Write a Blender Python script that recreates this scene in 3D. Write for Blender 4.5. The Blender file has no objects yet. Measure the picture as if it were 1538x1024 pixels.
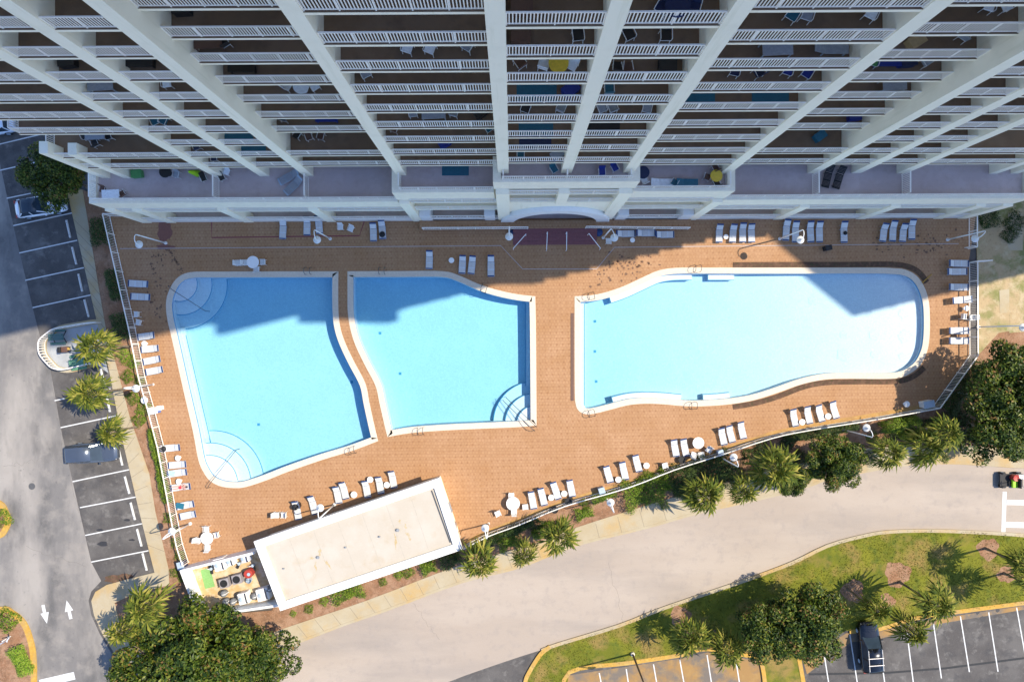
import bpy, bmesh, math, random
from mathutils import Vector, Matrix, geometry
from math import sin, cos, pi, radians, atan2, hypot, sqrt
random.seed(11)
SC = bpy.context.scene
COL = SC.collection
CAM_H = 65.5            # drone height over the pool deck, metres
FPX = 1002.0            # focal length in pixels of the 1538 px wide photograph


def P(px, py, z=0.0):
    k = (CAM_H - z) / FPX
    return Vector(((px - 769) * k, (512 - py) * k, z))


# ------------------------------------------------------------------ mesh collector
class MB:
    def __init__(s):
        s.v = []; s.f = []

    def add(s, vs, fs):
        o = len(s.v)
        s.v += [tuple(v) for v in vs]
        s.f += [tuple(i + o for i in f) for f in fs]
        return s

    def box(s, x0, x1, y0, y1, z0, z1):
        return s.add([(x0, y0, z0), (x1, y0, z0), (x1, y1, z0), (x0, y1, z0), (x0, y0, z1), (x1, y0, z1), (x1, y1, z1), (x0, y1, z1)],
                     [(3, 2, 1, 0), (4, 5, 6, 7), (0, 1, 5, 4), (1, 2, 6, 5), (2, 3, 7, 6), (3, 0, 4, 7)])

    def obox(s, c, size, m=None):
        hx, hy, hz = size[0] / 2, size[1] / 2, size[2] / 2
        pts = []
        for dz in (-hz, hz):
            for dx, dy in ((-hx, -hy), (hx, -hy), (hx, hy), (-hx, hy)):
                p = Vector((dx, dy, dz))
                if m is not None: p = m @ p
                pts.append(p + Vector(c))
        return s.add(pts, [(3, 2, 1, 0), (4, 5, 6, 7), (0, 1, 5, 4), (1, 2, 6, 5), (2, 3, 7, 6), (3, 0, 4, 7)])

    def bar(s, a, b, w, h):
        a = Vector(a); b = Vector(b); d = b - a; L = d.length
        if L < 1e-6: return s
        m = d.to_track_quat('X', 'Z').to_matrix()
        return s.obox((a + b) / 2, (L, w, h), m)

    def tube(s, pts, r, n=8, r1=None, cap=True):
        pts = [Vector(p) for p in pts]; N = len(pts); rings = []
        up = Vector((0, 0, 1))
        o = len(s.v)
        for i, p in enumerate(pts):
            t = (pts[min(i + 1, N - 1)] - pts[max(i - 1, 0)]).normalized()
            u = t.cross(up)
            if u.length < 1e-3: u = t.cross(Vector((1, 0, 0)))
            u.normalize(); w = t.cross(u)
            rr = r if r1 is None else r + (r1 - r) * i / (N - 1)
            for k in range(n):
                a = 2 * pi * k / n
                s.v.append(tuple(p + (u * cos(a) + w * sin(a)) * rr))
        for i in range(N - 1):
            for k in range(n):
                k2 = (k + 1) % n
                s.f.append((o + i * n + k, o + i * n + k2, o + (i + 1) * n + k2, o + (i + 1) * n + k))
        if cap:
            s.f.append(tuple(o + k for k in range(n))[::-1]); s.f.append(tuple(o + (N - 1) * n + k for k in range(n)))
        return s

    def lathe(s, prof, c=(0, 0, 0), n=20):
        o = len(s.v)
        for r, z in prof:
            for k in range(n):
                a = 2 * pi * k / n
                s.v.append((c[0] + r * cos(a), c[1] + r * sin(a), c[2] + z))
        for i in range(len(prof) - 1):
            for k in range(n):
                k2 = (k + 1) % n
                s.f.append((o + i * n + k, o + i * n + k2, o + (i + 1) * n + k2, o + (i + 1) * n + k))
        s.f.append(tuple(o + k for k in range(n))[::-1]); s.f.append(tuple(o + (len(prof) - 1) * n + k for k in range(n)))
        return s

    def flat(s, loop, z, holes=()):
        polys = [[Vector((p[0], p[1], 0)) for p in loop]] + [[Vector((p[0], p[1], 0)) for p in h] for h in holes]
        tri = geometry.tessellate_polygon(polys)
        vs = [(p.x, p.y, z(p.x, p.y) if callable(z) else z) for q in polys for p in q]
        fs = []
        for a, b, c in tri:
            A, B, C_ = vs[a], vs[b], vs[c]
            cr = (B[0] - A[0]) * (C_[1] - A[1]) - (B[1] - A[1]) * (C_[0] - A[0])
            if abs(cr) < 1e-9: continue
            fs.append((a, b, c) if cr > 0 else (a, c, b))
        return s.add(vs, fs)

    def wall(s, loop, z0, z1, closed=True):
        n = len(loop); vs = []
        for p in loop:
            vs.append((p[0], p[1], z0(p[0], p[1]) if callable(z0) else z0)); vs.append((p[0], p[1], z1))
        fs = []
        for i in range(n if closed else n - 1):
            j = (i + 1) % n
            fs.append((2 * i, 2 * j, 2 * j + 1, 2 * i + 1))
        return s.add(vs, fs)

    def prism(s, loop, z0, z1, holes=()):
        s.flat(loop, z1, holes)
        s.wall(loop if area(loop) > 0 else loop[::-1], z0, z1)
        for h in holes: s.wall(h if area(h) < 0 else h[::-1], z0, z1)
        return s

    def mesh(s, name, m):
        me = bpy.data.meshes.new(name); me.from_pydata(s.v, [], s.f)
        if m is not None: me.materials.append(m)
        me.update(); return me

    def build(s, name, m, parent=None, smooth=False, loc=None, rz=0.0, bevel=0.0):
        me = s.mesh(name, m)
        o = bpy.data.objects.new(name, me); COL.objects.link(o)
        if parent is not None: o.parent = parent
        if loc is not None: o.location = loc
        o.rotation_euler.z = rz
        if smooth:
            for p in me.polygons: p.use_smooth = True
        if bevel:
            b = o.modifiers.new('bevel', 'BEVEL'); b.width = bevel; b.segments = 2; b.limit_method = 'ANGLE'
        return o


def area(l):
    return 0.5 * sum(l[i][0] * l[(i + 1) % len(l)][1] - l[(i + 1) % len(l)][0] * l[i][1] for i in range(len(l)))


def link_mesh(name, me, parent=None, loc=None):
    o = bpy.data.objects.new(name, me); COL.objects.link(o)
    if parent is not None: o.parent = parent
    if loc is not None: o.location = loc
    return o


def tag(o, label=None, cat=None, group=None, kind=None):
    if label: o['label'] = label
    if cat: o['category'] = cat
    if group: o['group'] = group
    if kind: o['kind'] = kind
    return o


def thing(name, label, cat, loc=(0, 0, 0), rz=0.0, group=None):
    o = bpy.data.objects.new(name, None); COL.objects.link(o)
    o.empty_display_size = 0.3
    o.location = loc; o.rotation_euler.z = rz
    return tag(o, label, cat, group)


def dup(root, label, loc, rz=0.0, group=None, scale=None):
    r = root.copy(); COL.objects.link(r); r.location = loc; r.rotation_euler.z = rz
    r['label'] = label
    if group: r['group'] = group
    if scale is not None: r.scale = scale
    for ch in list(root.children):
        c = ch.copy(); COL.objects.link(c); c.parent = r
        for g in list(ch.children):
            d = g.copy(); COL.objects.link(d); d.parent = c
    return r


def struct(name, mb, m):
    o = mb.build(name, m); o['kind'] = 'structure'; return o


def px_loop(pts, z=0.0):
    return [P(a, b, z) for a, b in pts]


def spline(pts, closed=True, step=6, corners=()):
    """Catmull-Rom through pixel points; indices in corners stay sharp."""
    n = len(pts); out = []
    def g(i):
        return pts[i % n] if closed else pts[max(0, min(n - 1, i))]
    for i in range(n if closed else n - 1):
        p1 = g(i); p2 = g(i + 1)
        p0 = p1 if i % n in corners else g(i - 1)
        p3 = p2 if (i + 1) % n in corners else g(i + 2)
        for k in range(step):
            t = k / step
            q = []
            for a in (0, 1):
                q.append(0.5 * (2 * p1[a] + (p2[a] - p0[a]) * t + (2 * p0[a] - 5 * p1[a] + 4 * p2[a] - p3[a]) * t * t + (3 * p1[a] - p0[a] - 3 * p2[a] + p3[a]) * t ** 3))
            out.append(tuple(q))
    if not closed: out.append(pts[-1])
    return out


def offset(loop, d):
    """move a closed loop inwards by d (loop counter-clockwise)."""
    n = len(loop); out = []
    for i in range(n):
        a = Vector(loop[i - 1][:2]); b = Vector(loop[i][:2]); c = Vector(loop[(i + 1) % n][:2])
        e1 = (b - a).normalized(); e2 = (c - b).normalized()
        n1 = Vector((-e1.y, e1.x)); n2 = Vector((-e2.y, e2.x))
        m = n1 + n2
        if m.length < 1e-4: m = n1
        m.normalize()
        k = max(0.5, m.dot(n1))
        out.append(b + m * (d / k))
    return out


# ------------------------------------------------------------------ materials
def ramp(nt, stops):
    r = nt.nodes.new('ShaderNodeValToRGB')
    els = r.color_ramp.elements
    while len(els) < len(stops): els.new(0.5)
    for e, (p, c) in zip(els, stops):
        e.position = p; e.color = (*c, 1) if len(c) == 3 else c
    return r


ALB = (1.0, 1.06, 1.15)      # balance of the warm sun on every base colour
def tone(c): return tuple(min(0.95, a * b) for a, b in zip(c, ALB))


def mat(name, col, rough=0.7, var=0.12, scale=3.0, bump=0.0, bscale=None, metal=0.0, spec=0.5, detail=6.0, col2=None, fine=0.0):
    m = bpy.data.materials.new(name); m.use_nodes = True
    col = tone(col)
    nt = m.node_tree; b = nt.nodes['Principled BSDF']
    b.inputs['Roughness'].default_value = rough; b.inputs['Metallic'].default_value = metal
    b.inputs['Specular IOR Level'].default_value = spec
    tc = nt.nodes.new('ShaderNodeTexCoord')
    nz = nt.nodes.new('ShaderNodeTexNoise'); nz.inputs['Scale'].default_value = scale; nz.inputs['Detail'].default_value = detail
    nt.links.new(tc.outputs['Object'], nz.inputs['Vector'])
    lo = tuple(max(0, c * (1 - var)) for c in col); hi = tuple(min(1, c * (1 + var)) for c in (tone(col2) if col2 else col))
    r = ramp(nt, [(0.3, lo), (0.7, hi)])
    nt.links.new(nz.outputs['Fac'], r.inputs['Fac'])
    out = r.outputs['Color']
    if fine:
        n2 = nt.nodes.new('ShaderNodeTexNoise'); n2.inputs['Scale'].default_value = 9.0; n2.inputs['Detail'].default_value = 4
        nt.links.new(tc.outputs['Object'], n2.inputs['Vector'])
        r2 = ramp(nt, [(0.3, (1 - fine,) * 3), (0.7, (1 + fine,) * 3)])
        nt.links.new(n2.outputs['Fac'], r2.inputs['Fac'])
        mx = mixnode(nt, 'MULTIPLY', 1.0); nt.links.new(out, mx.inputs[6]); nt.links.new(r2.outputs['Color'], mx.inputs[7]); out = mx.outputs[2]
    nt.links.new(out, b.inputs['Base Color'])
    if bump:
        bp = nt.nodes.new('ShaderNodeBump'); bp.inputs['Strength'].default_value = bump; bp.inputs['Distance'].default_value = 0.02
        n3 = nt.nodes.new('ShaderNodeTexNoise'); n3.inputs['Scale'].default_value = bscale or scale * 6
        nt.links.new(tc.outputs['Object'], n3.inputs['Vector'])
        nt.links.new(n3.outputs['Fac'], bp.inputs['Height']); nt.links.new(bp.outputs['Normal'], b.inputs['Normal'])
    return m


def mixnode(nt, blend, fac):
    mx = nt.nodes.new('ShaderNodeMix'); mx.data_type = 'RGBA'; mx.blend_type = blend
    mx.inputs[0].default_value = fac; mx.clamp_result = False
    return mx


def leaf_mat(name, stops, rough=0.45, transl=0.15):
    m = bpy.data.materials.new(name); m.use_nodes = True
    nt = m.node_tree; b = nt.nodes['Principled BSDF']; b.inputs['Roughness'].default_value = rough; b.inputs['Specular IOR Level'].default_value = 0.18
    g = nt.nodes.new('ShaderNodeNewGeometry')
    tc = nt.nodes.new('ShaderNodeTexCoord'); nz = nt.nodes.new('ShaderNodeTexNoise'); nz.inputs['Scale'].default_value = 2.2; nz.inputs['Detail'].default_value = 3
    nt.links.new(tc.outputs['Object'], nz.inputs['Vector'])
    ma = nt.nodes.new('ShaderNodeMath'); ma.operation = 'MULTIPLY_ADD'; ma.inputs[1].default_value = 1.3; ma.inputs[2].default_value = -0.65
    nt.links.new(nz.outputs['Fac'], ma.inputs[0])
    ad = nt.nodes.new('ShaderNodeMath'); ad.operation = 'ADD'; ad.use_clamp = True
    nt.links.new(g.outputs['Random Per Island'], ad.inputs[0]); nt.links.new(ma.outputs[0], ad.inputs[1])
    r = ramp(nt, [(q, tone(c)) for q, c in stops])
    nt.links.new(ad.outputs[0], r.inputs['Fac'])
    nt.links.new(r.outputs['Color'], b.inputs['Base Color'])
    if transl:
        t = nt.nodes.new('ShaderNodeBsdfTranslucent'); mx = nt.nodes.new('ShaderNodeMixShader'); mx.inputs[0].default_value = transl
        nt.links.new(r.outputs['Color'], t.inputs['Color'])
        nt.links.new(b.outputs[0], mx.inputs[1]); nt.links.new(t.outputs[0], mx.inputs[2])
        nt.links.new(mx.outputs[0], nt.nodes['Material Output'].inputs['Surface'])
    return m


def layered(name, base, layers, rough=0.85, bump=0.25, bscale=25.0):
    """base colour, then layers of (colour, noise scale, threshold lo, hi, strength[, stretch xyz])."""
    m = bpy.data.materials.new(name); m.use_nodes = True
    nt = m.node_tree; b = nt.nodes['Principled BSDF']; b.inputs['Roughness'].default_value = rough
    b.inputs['Specular IOR Level'].default_value = 0.3
    tc = nt.nodes.new('ShaderNodeTexCoord')
    cur = None; base = tone(base)
    for i, L in enumerate(layers):
        colr, sc, lo, hi, st = L[:5]; colr = tone(colr)
        vec = tc.outputs['Object']
        if len(L) > 5:
            mp = nt.nodes.new('ShaderNodeMapping'); mp.inputs['Scale'].default_value = L[5][:3]
            if len(L[5]) > 3: mp.inputs['Rotation'].default_value[2] = L[5][3]
            nt.links.new(vec, mp.inputs['Vector']); vec = mp.outputs['Vector']
        nz = nt.nodes.new('ShaderNodeTexNoise'); nz.inputs['Scale'].default_value = sc; nz.inputs['Detail'].default_value = 7
        nz.inputs['Roughness'].default_value = 0.6
        off = nt.nodes.new('ShaderNodeVectorMath'); off.operation = 'ADD'; off.inputs[1].default_value = (13.7 * i, 5.1 * i, 0)
        nt.links.new(vec, off.inputs[0]); nt.links.new(off.outputs[0], nz.inputs['Vector'])
        r = ramp(nt, [(lo, (0, 0, 0)), (hi, (st,) * 3)])
        nt.links.new(nz.outputs['Fac'], r.inputs['Fac'])
        mx = mixnode(nt, 'MIX', 1.0)
        nt.links.new(r.outputs['Color'], mx.inputs[0])
        if cur is None: mx.inputs[6].default_value = (*base, 1)
        else: nt.links.new(cur, mx.inputs[6])
        mx.inputs[7].default_value = (*colr, 1)
        cur = mx.outputs[2]
    nt.links.new(cur, b.inputs['Base Color'])
    if bump:
        bp = nt.nodes.new('ShaderNodeBump'); bp.inputs['Strength'].default_value = bump; bp.inputs['Distance'].default_value = 0.02
        n3 = nt.nodes.new('ShaderNodeTexNoise'); n3.inputs['Scale'].default_value = bscale; n3.inputs['Detail'].default_value = 4
        nt.links.new(tc.outputs['Object'], n3.inputs['Vector'])
        nt.links.new(n3.outputs['Fac'], bp.inputs['Height']); nt.links.new(bp.outputs['Normal'], b.inputs['Normal'])
    return m


def deck_material():
    """orange stamped-tile pool deck: small square tiles, a lattice of darker diamonds, worn patches."""
    m = layered('deck_tile', (0.38, 0.203, 0.096), [((0.425, 0.238, 0.122), 0.35, 0.42, 0.65, 0.8), ((0.345, 0.17, 0.068), 0.5, 0.5, 0.72, 0.55),
                                                 ((0.29, 0.12, 0.06), 6.0, 0.55, 0.75, 0.35), ((0.52, 0.31, 0.19), 9.0, 0.58, 0.75, 0.5)], rough=0.75, bump=0.3, bscale=12)
    nt = m.node_tree; b = nt.nodes['Principled BSDF']
    src = b.inputs['Base Color'].links[0].from_socket
    tc = nt.nodes.new('ShaderNodeTexCoord')
    # lattice of dark spots: sin(x)*sin(y) on axes turned 45 degrees
    mp = nt.nodes.new('ShaderNodeMapping'); mp.inputs['Scale'].default_value = (7.6, 7.6, 1)
    mp.inputs['Rotation'].default_value[2] = radians(42)
    nt.links.new(tc.outputs['Object'], mp.inputs['Vector'])
    sx = nt.nodes.new('ShaderNodeSeparateXYZ'); nt.links.new(mp.outputs[0], sx.inputs[0])
    def M(op, a, bb=None):
        n = nt.nodes.new('ShaderNodeMath'); n.operation = op
        for k, v in ((0, a), (1, bb)):
            if v is None: continue
            if isinstance(v, (int, float)): n.inputs[k].default_value = v
            else: nt.links.new(v, n.inputs[k])
        return n.outputs[0]
    pr = M('MULTIPLY', M('SINE', sx.outputs[0]), M('SINE', sx.outputs[1]))
    nq = nt.nodes.new('ShaderNodeTexNoise'); nq.inputs['Scale'].default_value = 0.7; nq.inputs['Detail'].default_value = 4
    nt.links.new(tc.outputs['Object'], nq.inputs['Vector'])
    pr = M('MULTIPLY', pr, M('ADD', M('MULTIPLY', nq.outputs['Fac'], 0.9), 0.5))
    r = ramp(nt, [(0.55, (1, 1, 1)), (0.95, (0.82, 0.76, 0.72))]); nt.links.new(pr, r.inputs['Fac'])
    mx = mixnode(nt, 'MULTIPLY', 1.0); nt.links.new(src, mx.inputs[6]); nt.links.new(r.outputs['Color'], mx.inputs[7])
    br = nt.nodes.new('ShaderNodeTexBrick'); br.offset = 0.5; br.inputs['Scale'].default_value = 1.0
    br.inputs['Brick Width'].default_value = 0.3; br.inputs['Row Height'].default_value = 0.3; br.inputs['Mortar Size'].default_value = 0.02
    br.inputs['Color1'].default_value = (1, 1, 1, 1); br.inputs['Color2'].default_value = (0.9, 0.88, 0.86, 1); br.inputs['Mortar'].default_value = (0.72, 0.68, 0.66, 1)
    nt.links.new(tc.outputs['Object'], br.inputs['Vector'])
    m2 = mixnode(nt, 'MULTIPLY', 0.8); nt.links.new(mx.outputs[2], m2.inputs[6]); nt.links.new(br.outputs['Color'], m2.inputs[7])
    nt.links.new(m2.outputs[2], b.inputs['Base Color'])
    return m


def water_material():
    m = bpy.data.materials.new('pool_water'); m.use_nodes = True
    nt = m.node_tree; nt.nodes.remove(nt.nodes['Principled BSDF'])
    out = nt.nodes['Material Output']
    tr = nt.nodes.new('ShaderNodeBsdfTransparent'); gl = nt.nodes.new('ShaderNodeBsdfGlossy'); gl.inputs['Roughness'].default_value = 0.03
    fr = nt.nodes.new('ShaderNodeFresnel'); fr.inputs['IOR'].default_value = 1.33
    mx = nt.nodes.new('ShaderNodeMixShader')
    tc = nt.nodes.new('ShaderNodeTexCoord'); nz = nt.nodes.new('ShaderNodeTexNoise'); nz.inputs['Scale'].default_value = 3.5; nz.inputs['Detail'].default_value = 5
    nt.links.new(tc.outputs['Object'], nz.inputs['Vector'])
    bp = nt.nodes.new('ShaderNodeBump'); bp.inputs['Strength'].default_value = 0.4; bp.inputs['Distance'].default_value = 0.05
    nt.links.new(nz.outputs['Fac'], bp.inputs['Height'])
    for n in (gl, fr): nt.links.new(bp.outputs['Normal'], n.inputs['Normal'])
    gm = nt.nodes.new('ShaderNodeNewGeometry'); inv = nt.nodes.new('ShaderNodeMath'); inv.operation = 'SUBTRACT'; inv.inputs[0].default_value = 1.0; nt.links.new(gm.outputs['Backfacing'], inv.inputs[1])
    mu = nt.nodes.new('ShaderNodeMath'); mu.operation = 'MULTIPLY'; nt.links.new(fr.outputs[0], mu.inputs[0]); nt.links.new(inv.outputs[0], mu.inputs[1]); nt.links.new(mu.outputs[0], mx.inputs[0]); nt.links.new(tr.outputs[0], mx.inputs[1]); nt.links.new(gl.outputs[0], mx.inputs[2])
    nt.links.new(mx.outputs[0], out.inputs['Surface'])
    ab = nt.nodes.new('ShaderNodeVolumeAbsorption'); ab.inputs['Color'].default_value = WATER_COL; ab.inputs['Density'].default_value = WATER_DENS
    nt.links.new(ab.outputs[0], out.inputs['Volume'])
    return m


WATER_COL = (0.05, 0.74, 0.92, 1); WATER_DENS = 0.40; WATER_SCAT = 0.12


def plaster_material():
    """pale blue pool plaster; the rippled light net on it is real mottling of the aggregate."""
    m = layered('pool_plaster', (0.69, 0.64, 0.62), [((0.74, 0.69, 0.66), 0.35, 0.4, 0.65, 0.8), ((0.60, 0.56, 0.55), 3.2, 0.48, 0.64, 0.5, (1, 1.8, 1, 0.6)), ((0.82, 0.77, 0.73), 4.2, 0.52, 0.68, 0.7, (1.7, 1, 1, 0.5)), ((0.60, 0.56, 0.55), 11.0, 0.56, 0.70, 0.4)], rough=0.8, bump=0)  # streaked layers imitate ripple light in the base colour
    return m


M = {}
M['deck'] = deck_material()
M['coping'] = mat('coping_stone', (0.60, 0.505, 0.385), 0.8, 0.07, 6, 0.1)
M['waterline'] = mat('waterline_tile', (0.10, 0.28, 0.45), 0.3, 0.2, 12)
M['plaster'] = plaster_material()
M['steplines'] = mat('step_edge_tile', (0.05, 0.25, 0.38), 0.4, 0.1, 8)
M['water'] = water_material()
M['paint'] = layered('facade_paint', (0.94, 0.82, 0.61), [((0.84, 0.73, 0.53), 0.9, 0.52, 0.72, 0.5), ((0.73, 0.64, 0.43), 1.6, 0.56, 0.74, 0.55, (1.8, 1.8, 0.12)), ((0.72, 0.62, 0.47), 3.0, 0.64, 0.78, 0.4, (2.5, 2.5, 0.10)), ((0.95, 0.85, 0.65), 12, 0.55, 0.72, 0.4)], rough=0.75, bump=0.06, bscale=30)
M['paint_gray'] = mat('fascia_stucco', (0.88, 0.76, 0.57), 0.85, 0.05, 1.5, 0.1, 30, fine=0.05)
M['white'] = mat('white_paint', (0.80, 0.76, 0.70), 0.5, 0.03, 5)
M['rail'] = mat('railing_aluminium', (0.86, 0.77, 0.66), 0.4, 0.03, 4)
M['balcony'] = layered('balcony_floor', (0.20, 0.12, 0.068), [((0.25, 0.158, 0.098), 0.25, 0.45, 0.6, 0.8), ((0.15, 0.095, 0.06), 1.2, 0.5, 0.7, 0.6), ((0.2, 0.14, 0.11), 20, 0.55, 0.75, 0.4)], bump=0.1)
M['terrace'] = layered('terrace_floor', (0.50, 0.39, 0.36), [((0.58, 0.47, 0.44), 0.3, 0.45, 0.6, 0.8), ((0.40, 0.30, 0.26), 1.4, 0.5, 0.75, 0.5), ((0.38, 0.25, 0.20), 16, 0.55, 0.75, 0.5)], bump=0.1)
M['glass'] = mat('window_glass', (0.03, 0.045, 0.06), 0.08, 0.2, 1)
M['asphalt'] = layered('lot_asphalt', (0.076, 0.067, 0.060), [((0.125, 0.112, 0.099), 0.35, 0.42, 0.62, 0.8), ((0.045, 0.044, 0.045), 0.9, 0.52, 0.7, 0.6), ((0.21, 0.19, 0.165), 1.3, 0.56, 0.72, 0.6), ((0.2, 0.18, 0.165), 22, 0.52, 0.75, 0.45)], rough=0.9, bump=0.4, bscale=35)
M['drive'] = layered('drive_asphalt', (0.165, 0.15, 0.135), [((0.33, 0.29, 0.245), 0.16, 0.45, 0.62, 0.9, (1, 0.35, 1, 0.2)), ((0.085, 0.08, 0.075), 0.3, 0.52, 0.68, 0.7, (1.2, 0.5, 1, -0.2)), ((0.28, 0.245, 0.205), 0.8, 0.5, 0.7, 0.6), ((0.06, 0.058, 0.056), 2.5, 0.62, 0.75, 0.5), ((0.35, 0.31, 0.28), 24, 0.55, 0.75, 0.4)], rough=0.9, bump=0.4, bscale=35)
M['road'] = layered('road_asphalt', (0.35, 0.278, 0.213), [((0.405, 0.328, 0.255), 0.12, 0.42, 0.6, 0.8, (0.35, 1.2, 1, -0.3)), ((0.265, 0.22, 0.18), 0.16, 0.5, 0.7, 0.75, (0.3, 1.5, 1, -0.28)), ((0.24, 0.205, 0.18), 1.4, 0.52, 0.72, 0.4), ((0.40, 0.345, 0.30), 20, 0.5, 0.72, 0.55), ((0.16, 0.14, 0.125), 26, 0.56, 0.72, 0.55)], rough=0.9, bump=0.4, bscale=35)
M['walk'] = layered('sidewalk_concrete', (0.37, 0.29, 0.175), [((0.41, 0.345, 0.235), 0.4, 0.4, 0.65, 0.8), ((0.43, 0.26, 0.075), 0.22, 0.5, 0.66, 0.8), ((0.30, 0.25, 0.18), 2.0, 0.55, 0.75, 0.5), ((0.52, 0.45, 0.35), 15, 0.55, 0.75, 0.4)], bump=0.2)
M['yellow'] = layered('yellow_kerb_paint', (0.46, 0.255, 0.045), [((0.38, 0.25, 0.10), 0.8, 0.45, 0.65, 0.8), ((0.55, 0.36, 0.08), 3, 0.5, 0.7, 0.7)], bump=0.2)
M['stainpave'] = layered('rust_stained_asphalt', (0.30, 0.17, 0.06), [((0.14, 0.12, 0.10), 0.5, 0.42, 0.6, 0.9), ((0.36, 0.22, 0.08), 1.5, 0.5, 0.7, 0.6)], bump=0.3)
M['grass'] = layered('lawn_grass', (0.12, 0.125, 0.010), [((0.19, 0.18, 0.015), 0.5, 0.42, 0.6, 0.8), ((0.27, 0.17, 0.055), 0.28, 0.50, 0.63, 0.9), ((0.045, 0.08, 0.012), 1.6, 0.5, 0.68, 0.6), ((0.19, 0.17, 0.03), 14, 0.5, 0.68, 0.6), ((0.035, 0.055, 0.01), 18, 0.52, 0.68, 0.7)], rough=1.0, bump=0.8, bscale=14)
M['mulch'] = layered('pine_mulch', (0.25, 0.125, 0.065), [((0.34, 0.20, 0.12), 0.8, 0.42, 0.62, 0.8), ((0.14, 0.075, 0.04), 2.2, 0.5, 0.68, 0.7), ((0.42, 0.28, 0.18), 10, 0.54, 0.7, 0.6), ((0.08, 0.05, 0.03), 14, 0.55, 0.7, 0.7)], rough=1, bump=0.8, bscale=14)
M['sand'] = layered('sandy_ground', (0.40, 0.29, 0.16), [((0.15, 0.17, 0.045), 0.35, 0.48, 0.62, 0.8), ((0.48, 0.38, 0.24), 1.2, 0.5, 0.68, 0.7), ((0.22, 0.15, 0.08), 5, 0.54, 0.7, 0.6)], rough=1, bump=0.6, bscale=14)
M['gutter'] = layered('gutter_board', (0.40, 0.22, 0.07), [((0.30, 0.17, 0.07), 0.8, 0.45, 0.65, 0.8), ((0.46, 0.30, 0.13), 3, 0.5, 0.7, 0.7)], bump=0.2)
M['soil'] = layered('planter_soil', (0.10, 0.055, 0.035), [((0.18, 0.10, 0.06), 2.0, 0.45, 0.65, 0.7), ((0.04, 0.06, 0.02), 5, 0.52, 0.68, 0.7)], rough=1, bump=0.8, bscale=14)
M['mark'] = layered('road_marking_paint', (0.60, 0.58, 0.54), [((0.5, 0.48, 0.46), 2.5, 0.5, 0.75, 0.7), ((0.3, 0.29, 0.28), 14, 0.58, 0.75, 0.6)], rough=0.7, bump=0.1)
M['sling'] = mat('lounger_strap', (0.66, 0.64, 0.60), 0.6, 0.05, 4)
M['navy'] = mat('navy_fabric', (0.02, 0.05, 0.14), 0.8, 0.15, 6)
M['slate'] = mat('blue_gray_frame', (0.36, 0.43, 0.50), 0.5, 0.1, 6)
M['black'] = mat('black_fabric', (0.012, 0.012, 0.014), 0.7, 0.2, 6)
M['chrome'] = mat('stainless_steel', (0.10, 0.10, 0.10), 0.35, 0.1, 6, metal=0.6)
M['roof'] = layered('flat_roof_membrane', (0.45, 0.385, 0.30), [((0.49, 0.43, 0.35), 0.35, 0.42, 0.62, 0.8), ((0.42, 0.33, 0.22), 0.7, 0.55, 0.72, 0.6), ((0.6, 0.5, 0.4), 6, 0.58, 0.75, 0.4)], rough=0.8, bump=0.1)
M['trunk'] = mat('trunk_bark', (0.20, 0.15, 0.10), 0.95, 0.3, 8, 0.6)
M['magnolia'] = leaf_mat('magnolia_leaf', [(0.0, (0.010, 0.024, 0.004)), (0.35, (0.030, 0.055, 0.006)), (0.7, (0.075, 0.10, 0.010)), (0.93, (0.16, 0.17, 0.022)), (1.0, (0.18, 0.10, 0.03))], 0.42, 0.08)
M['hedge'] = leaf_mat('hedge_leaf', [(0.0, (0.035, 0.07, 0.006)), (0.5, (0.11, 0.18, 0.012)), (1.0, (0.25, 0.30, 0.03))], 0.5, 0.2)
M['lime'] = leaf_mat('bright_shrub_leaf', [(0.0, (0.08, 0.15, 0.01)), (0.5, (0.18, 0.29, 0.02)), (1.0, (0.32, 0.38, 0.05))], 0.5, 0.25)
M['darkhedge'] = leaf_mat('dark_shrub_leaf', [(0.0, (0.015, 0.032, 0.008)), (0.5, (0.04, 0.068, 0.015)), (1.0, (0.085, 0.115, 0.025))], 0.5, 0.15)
M['palm'] = leaf_mat('palm_frond', [(0.0, (0.035, 0.055, 0.008)), (0.4, (0.09, 0.115, 0.013)), (0.75, (0.20, 0.20, 0.025)), (1.0, (0.34, 0.28, 0.06))], 0.7, 0.2)
M['palmdry'] = mat('dry_frond', (0.33, 0.24, 0.13), 0.9, 0.25, 5)


def cmat(name, c, rough=0.7):
    k = 'c_' + name
    if k not in M: M[k] = mat(name, c, rough, 0.12, 7)
    return M[k]


COLOURS = {'white': (0.78, 0.78, 0.77), 'grey': (0.30, 0.31, 0.33), 'teal': (0.015, 0.12, 0.17), 'blue': (0.008, 0.025, 0.20), 'navy': (0.012, 0.022, 0.07), 'dark': (0.02, 0.018, 0.018),
           'yellow': (0.75, 0.48, 0.04), 'brown': (0.12, 0.06, 0.04), 'green': (0.07, 0.26, 0.08), 'lime': (0.28, 0.52, 0.01), 'red': (0.38, 0.045, 0.03), 'tan': (0.45, 0.30, 0.14)}
def colour(n): return cmat(n + '_plastic', COLOURS[n], 0.5)
ORD = ['first', 'second', 'third', 'fourth', 'fifth', 'sixth', 'seventh', 'eighth', 'ninth', 'tenth', 'eleventh', 'twelfth']
# ------------------------------------------------------------------ ground, roads, lawns
GZ = -0.35
def ribbon(path, w0, w1, closed=False):
    """strip polygon between offsets w0 and w1 (to the left) of an open path of Vectors."""
    def offs(w):
        out = []
        n = len(path)
        for i in range(n):
            a = Vector(path[max(0, i - 1)][:2]); b = Vector(path[min(n - 1, i + 1)][:2]); t = (b - a).normalized()
            out.append(Vector(path[i][:2]) + Vector((-t.y, t.x)) * w)
        return out
    return offs(w0), offs(w1)


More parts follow.
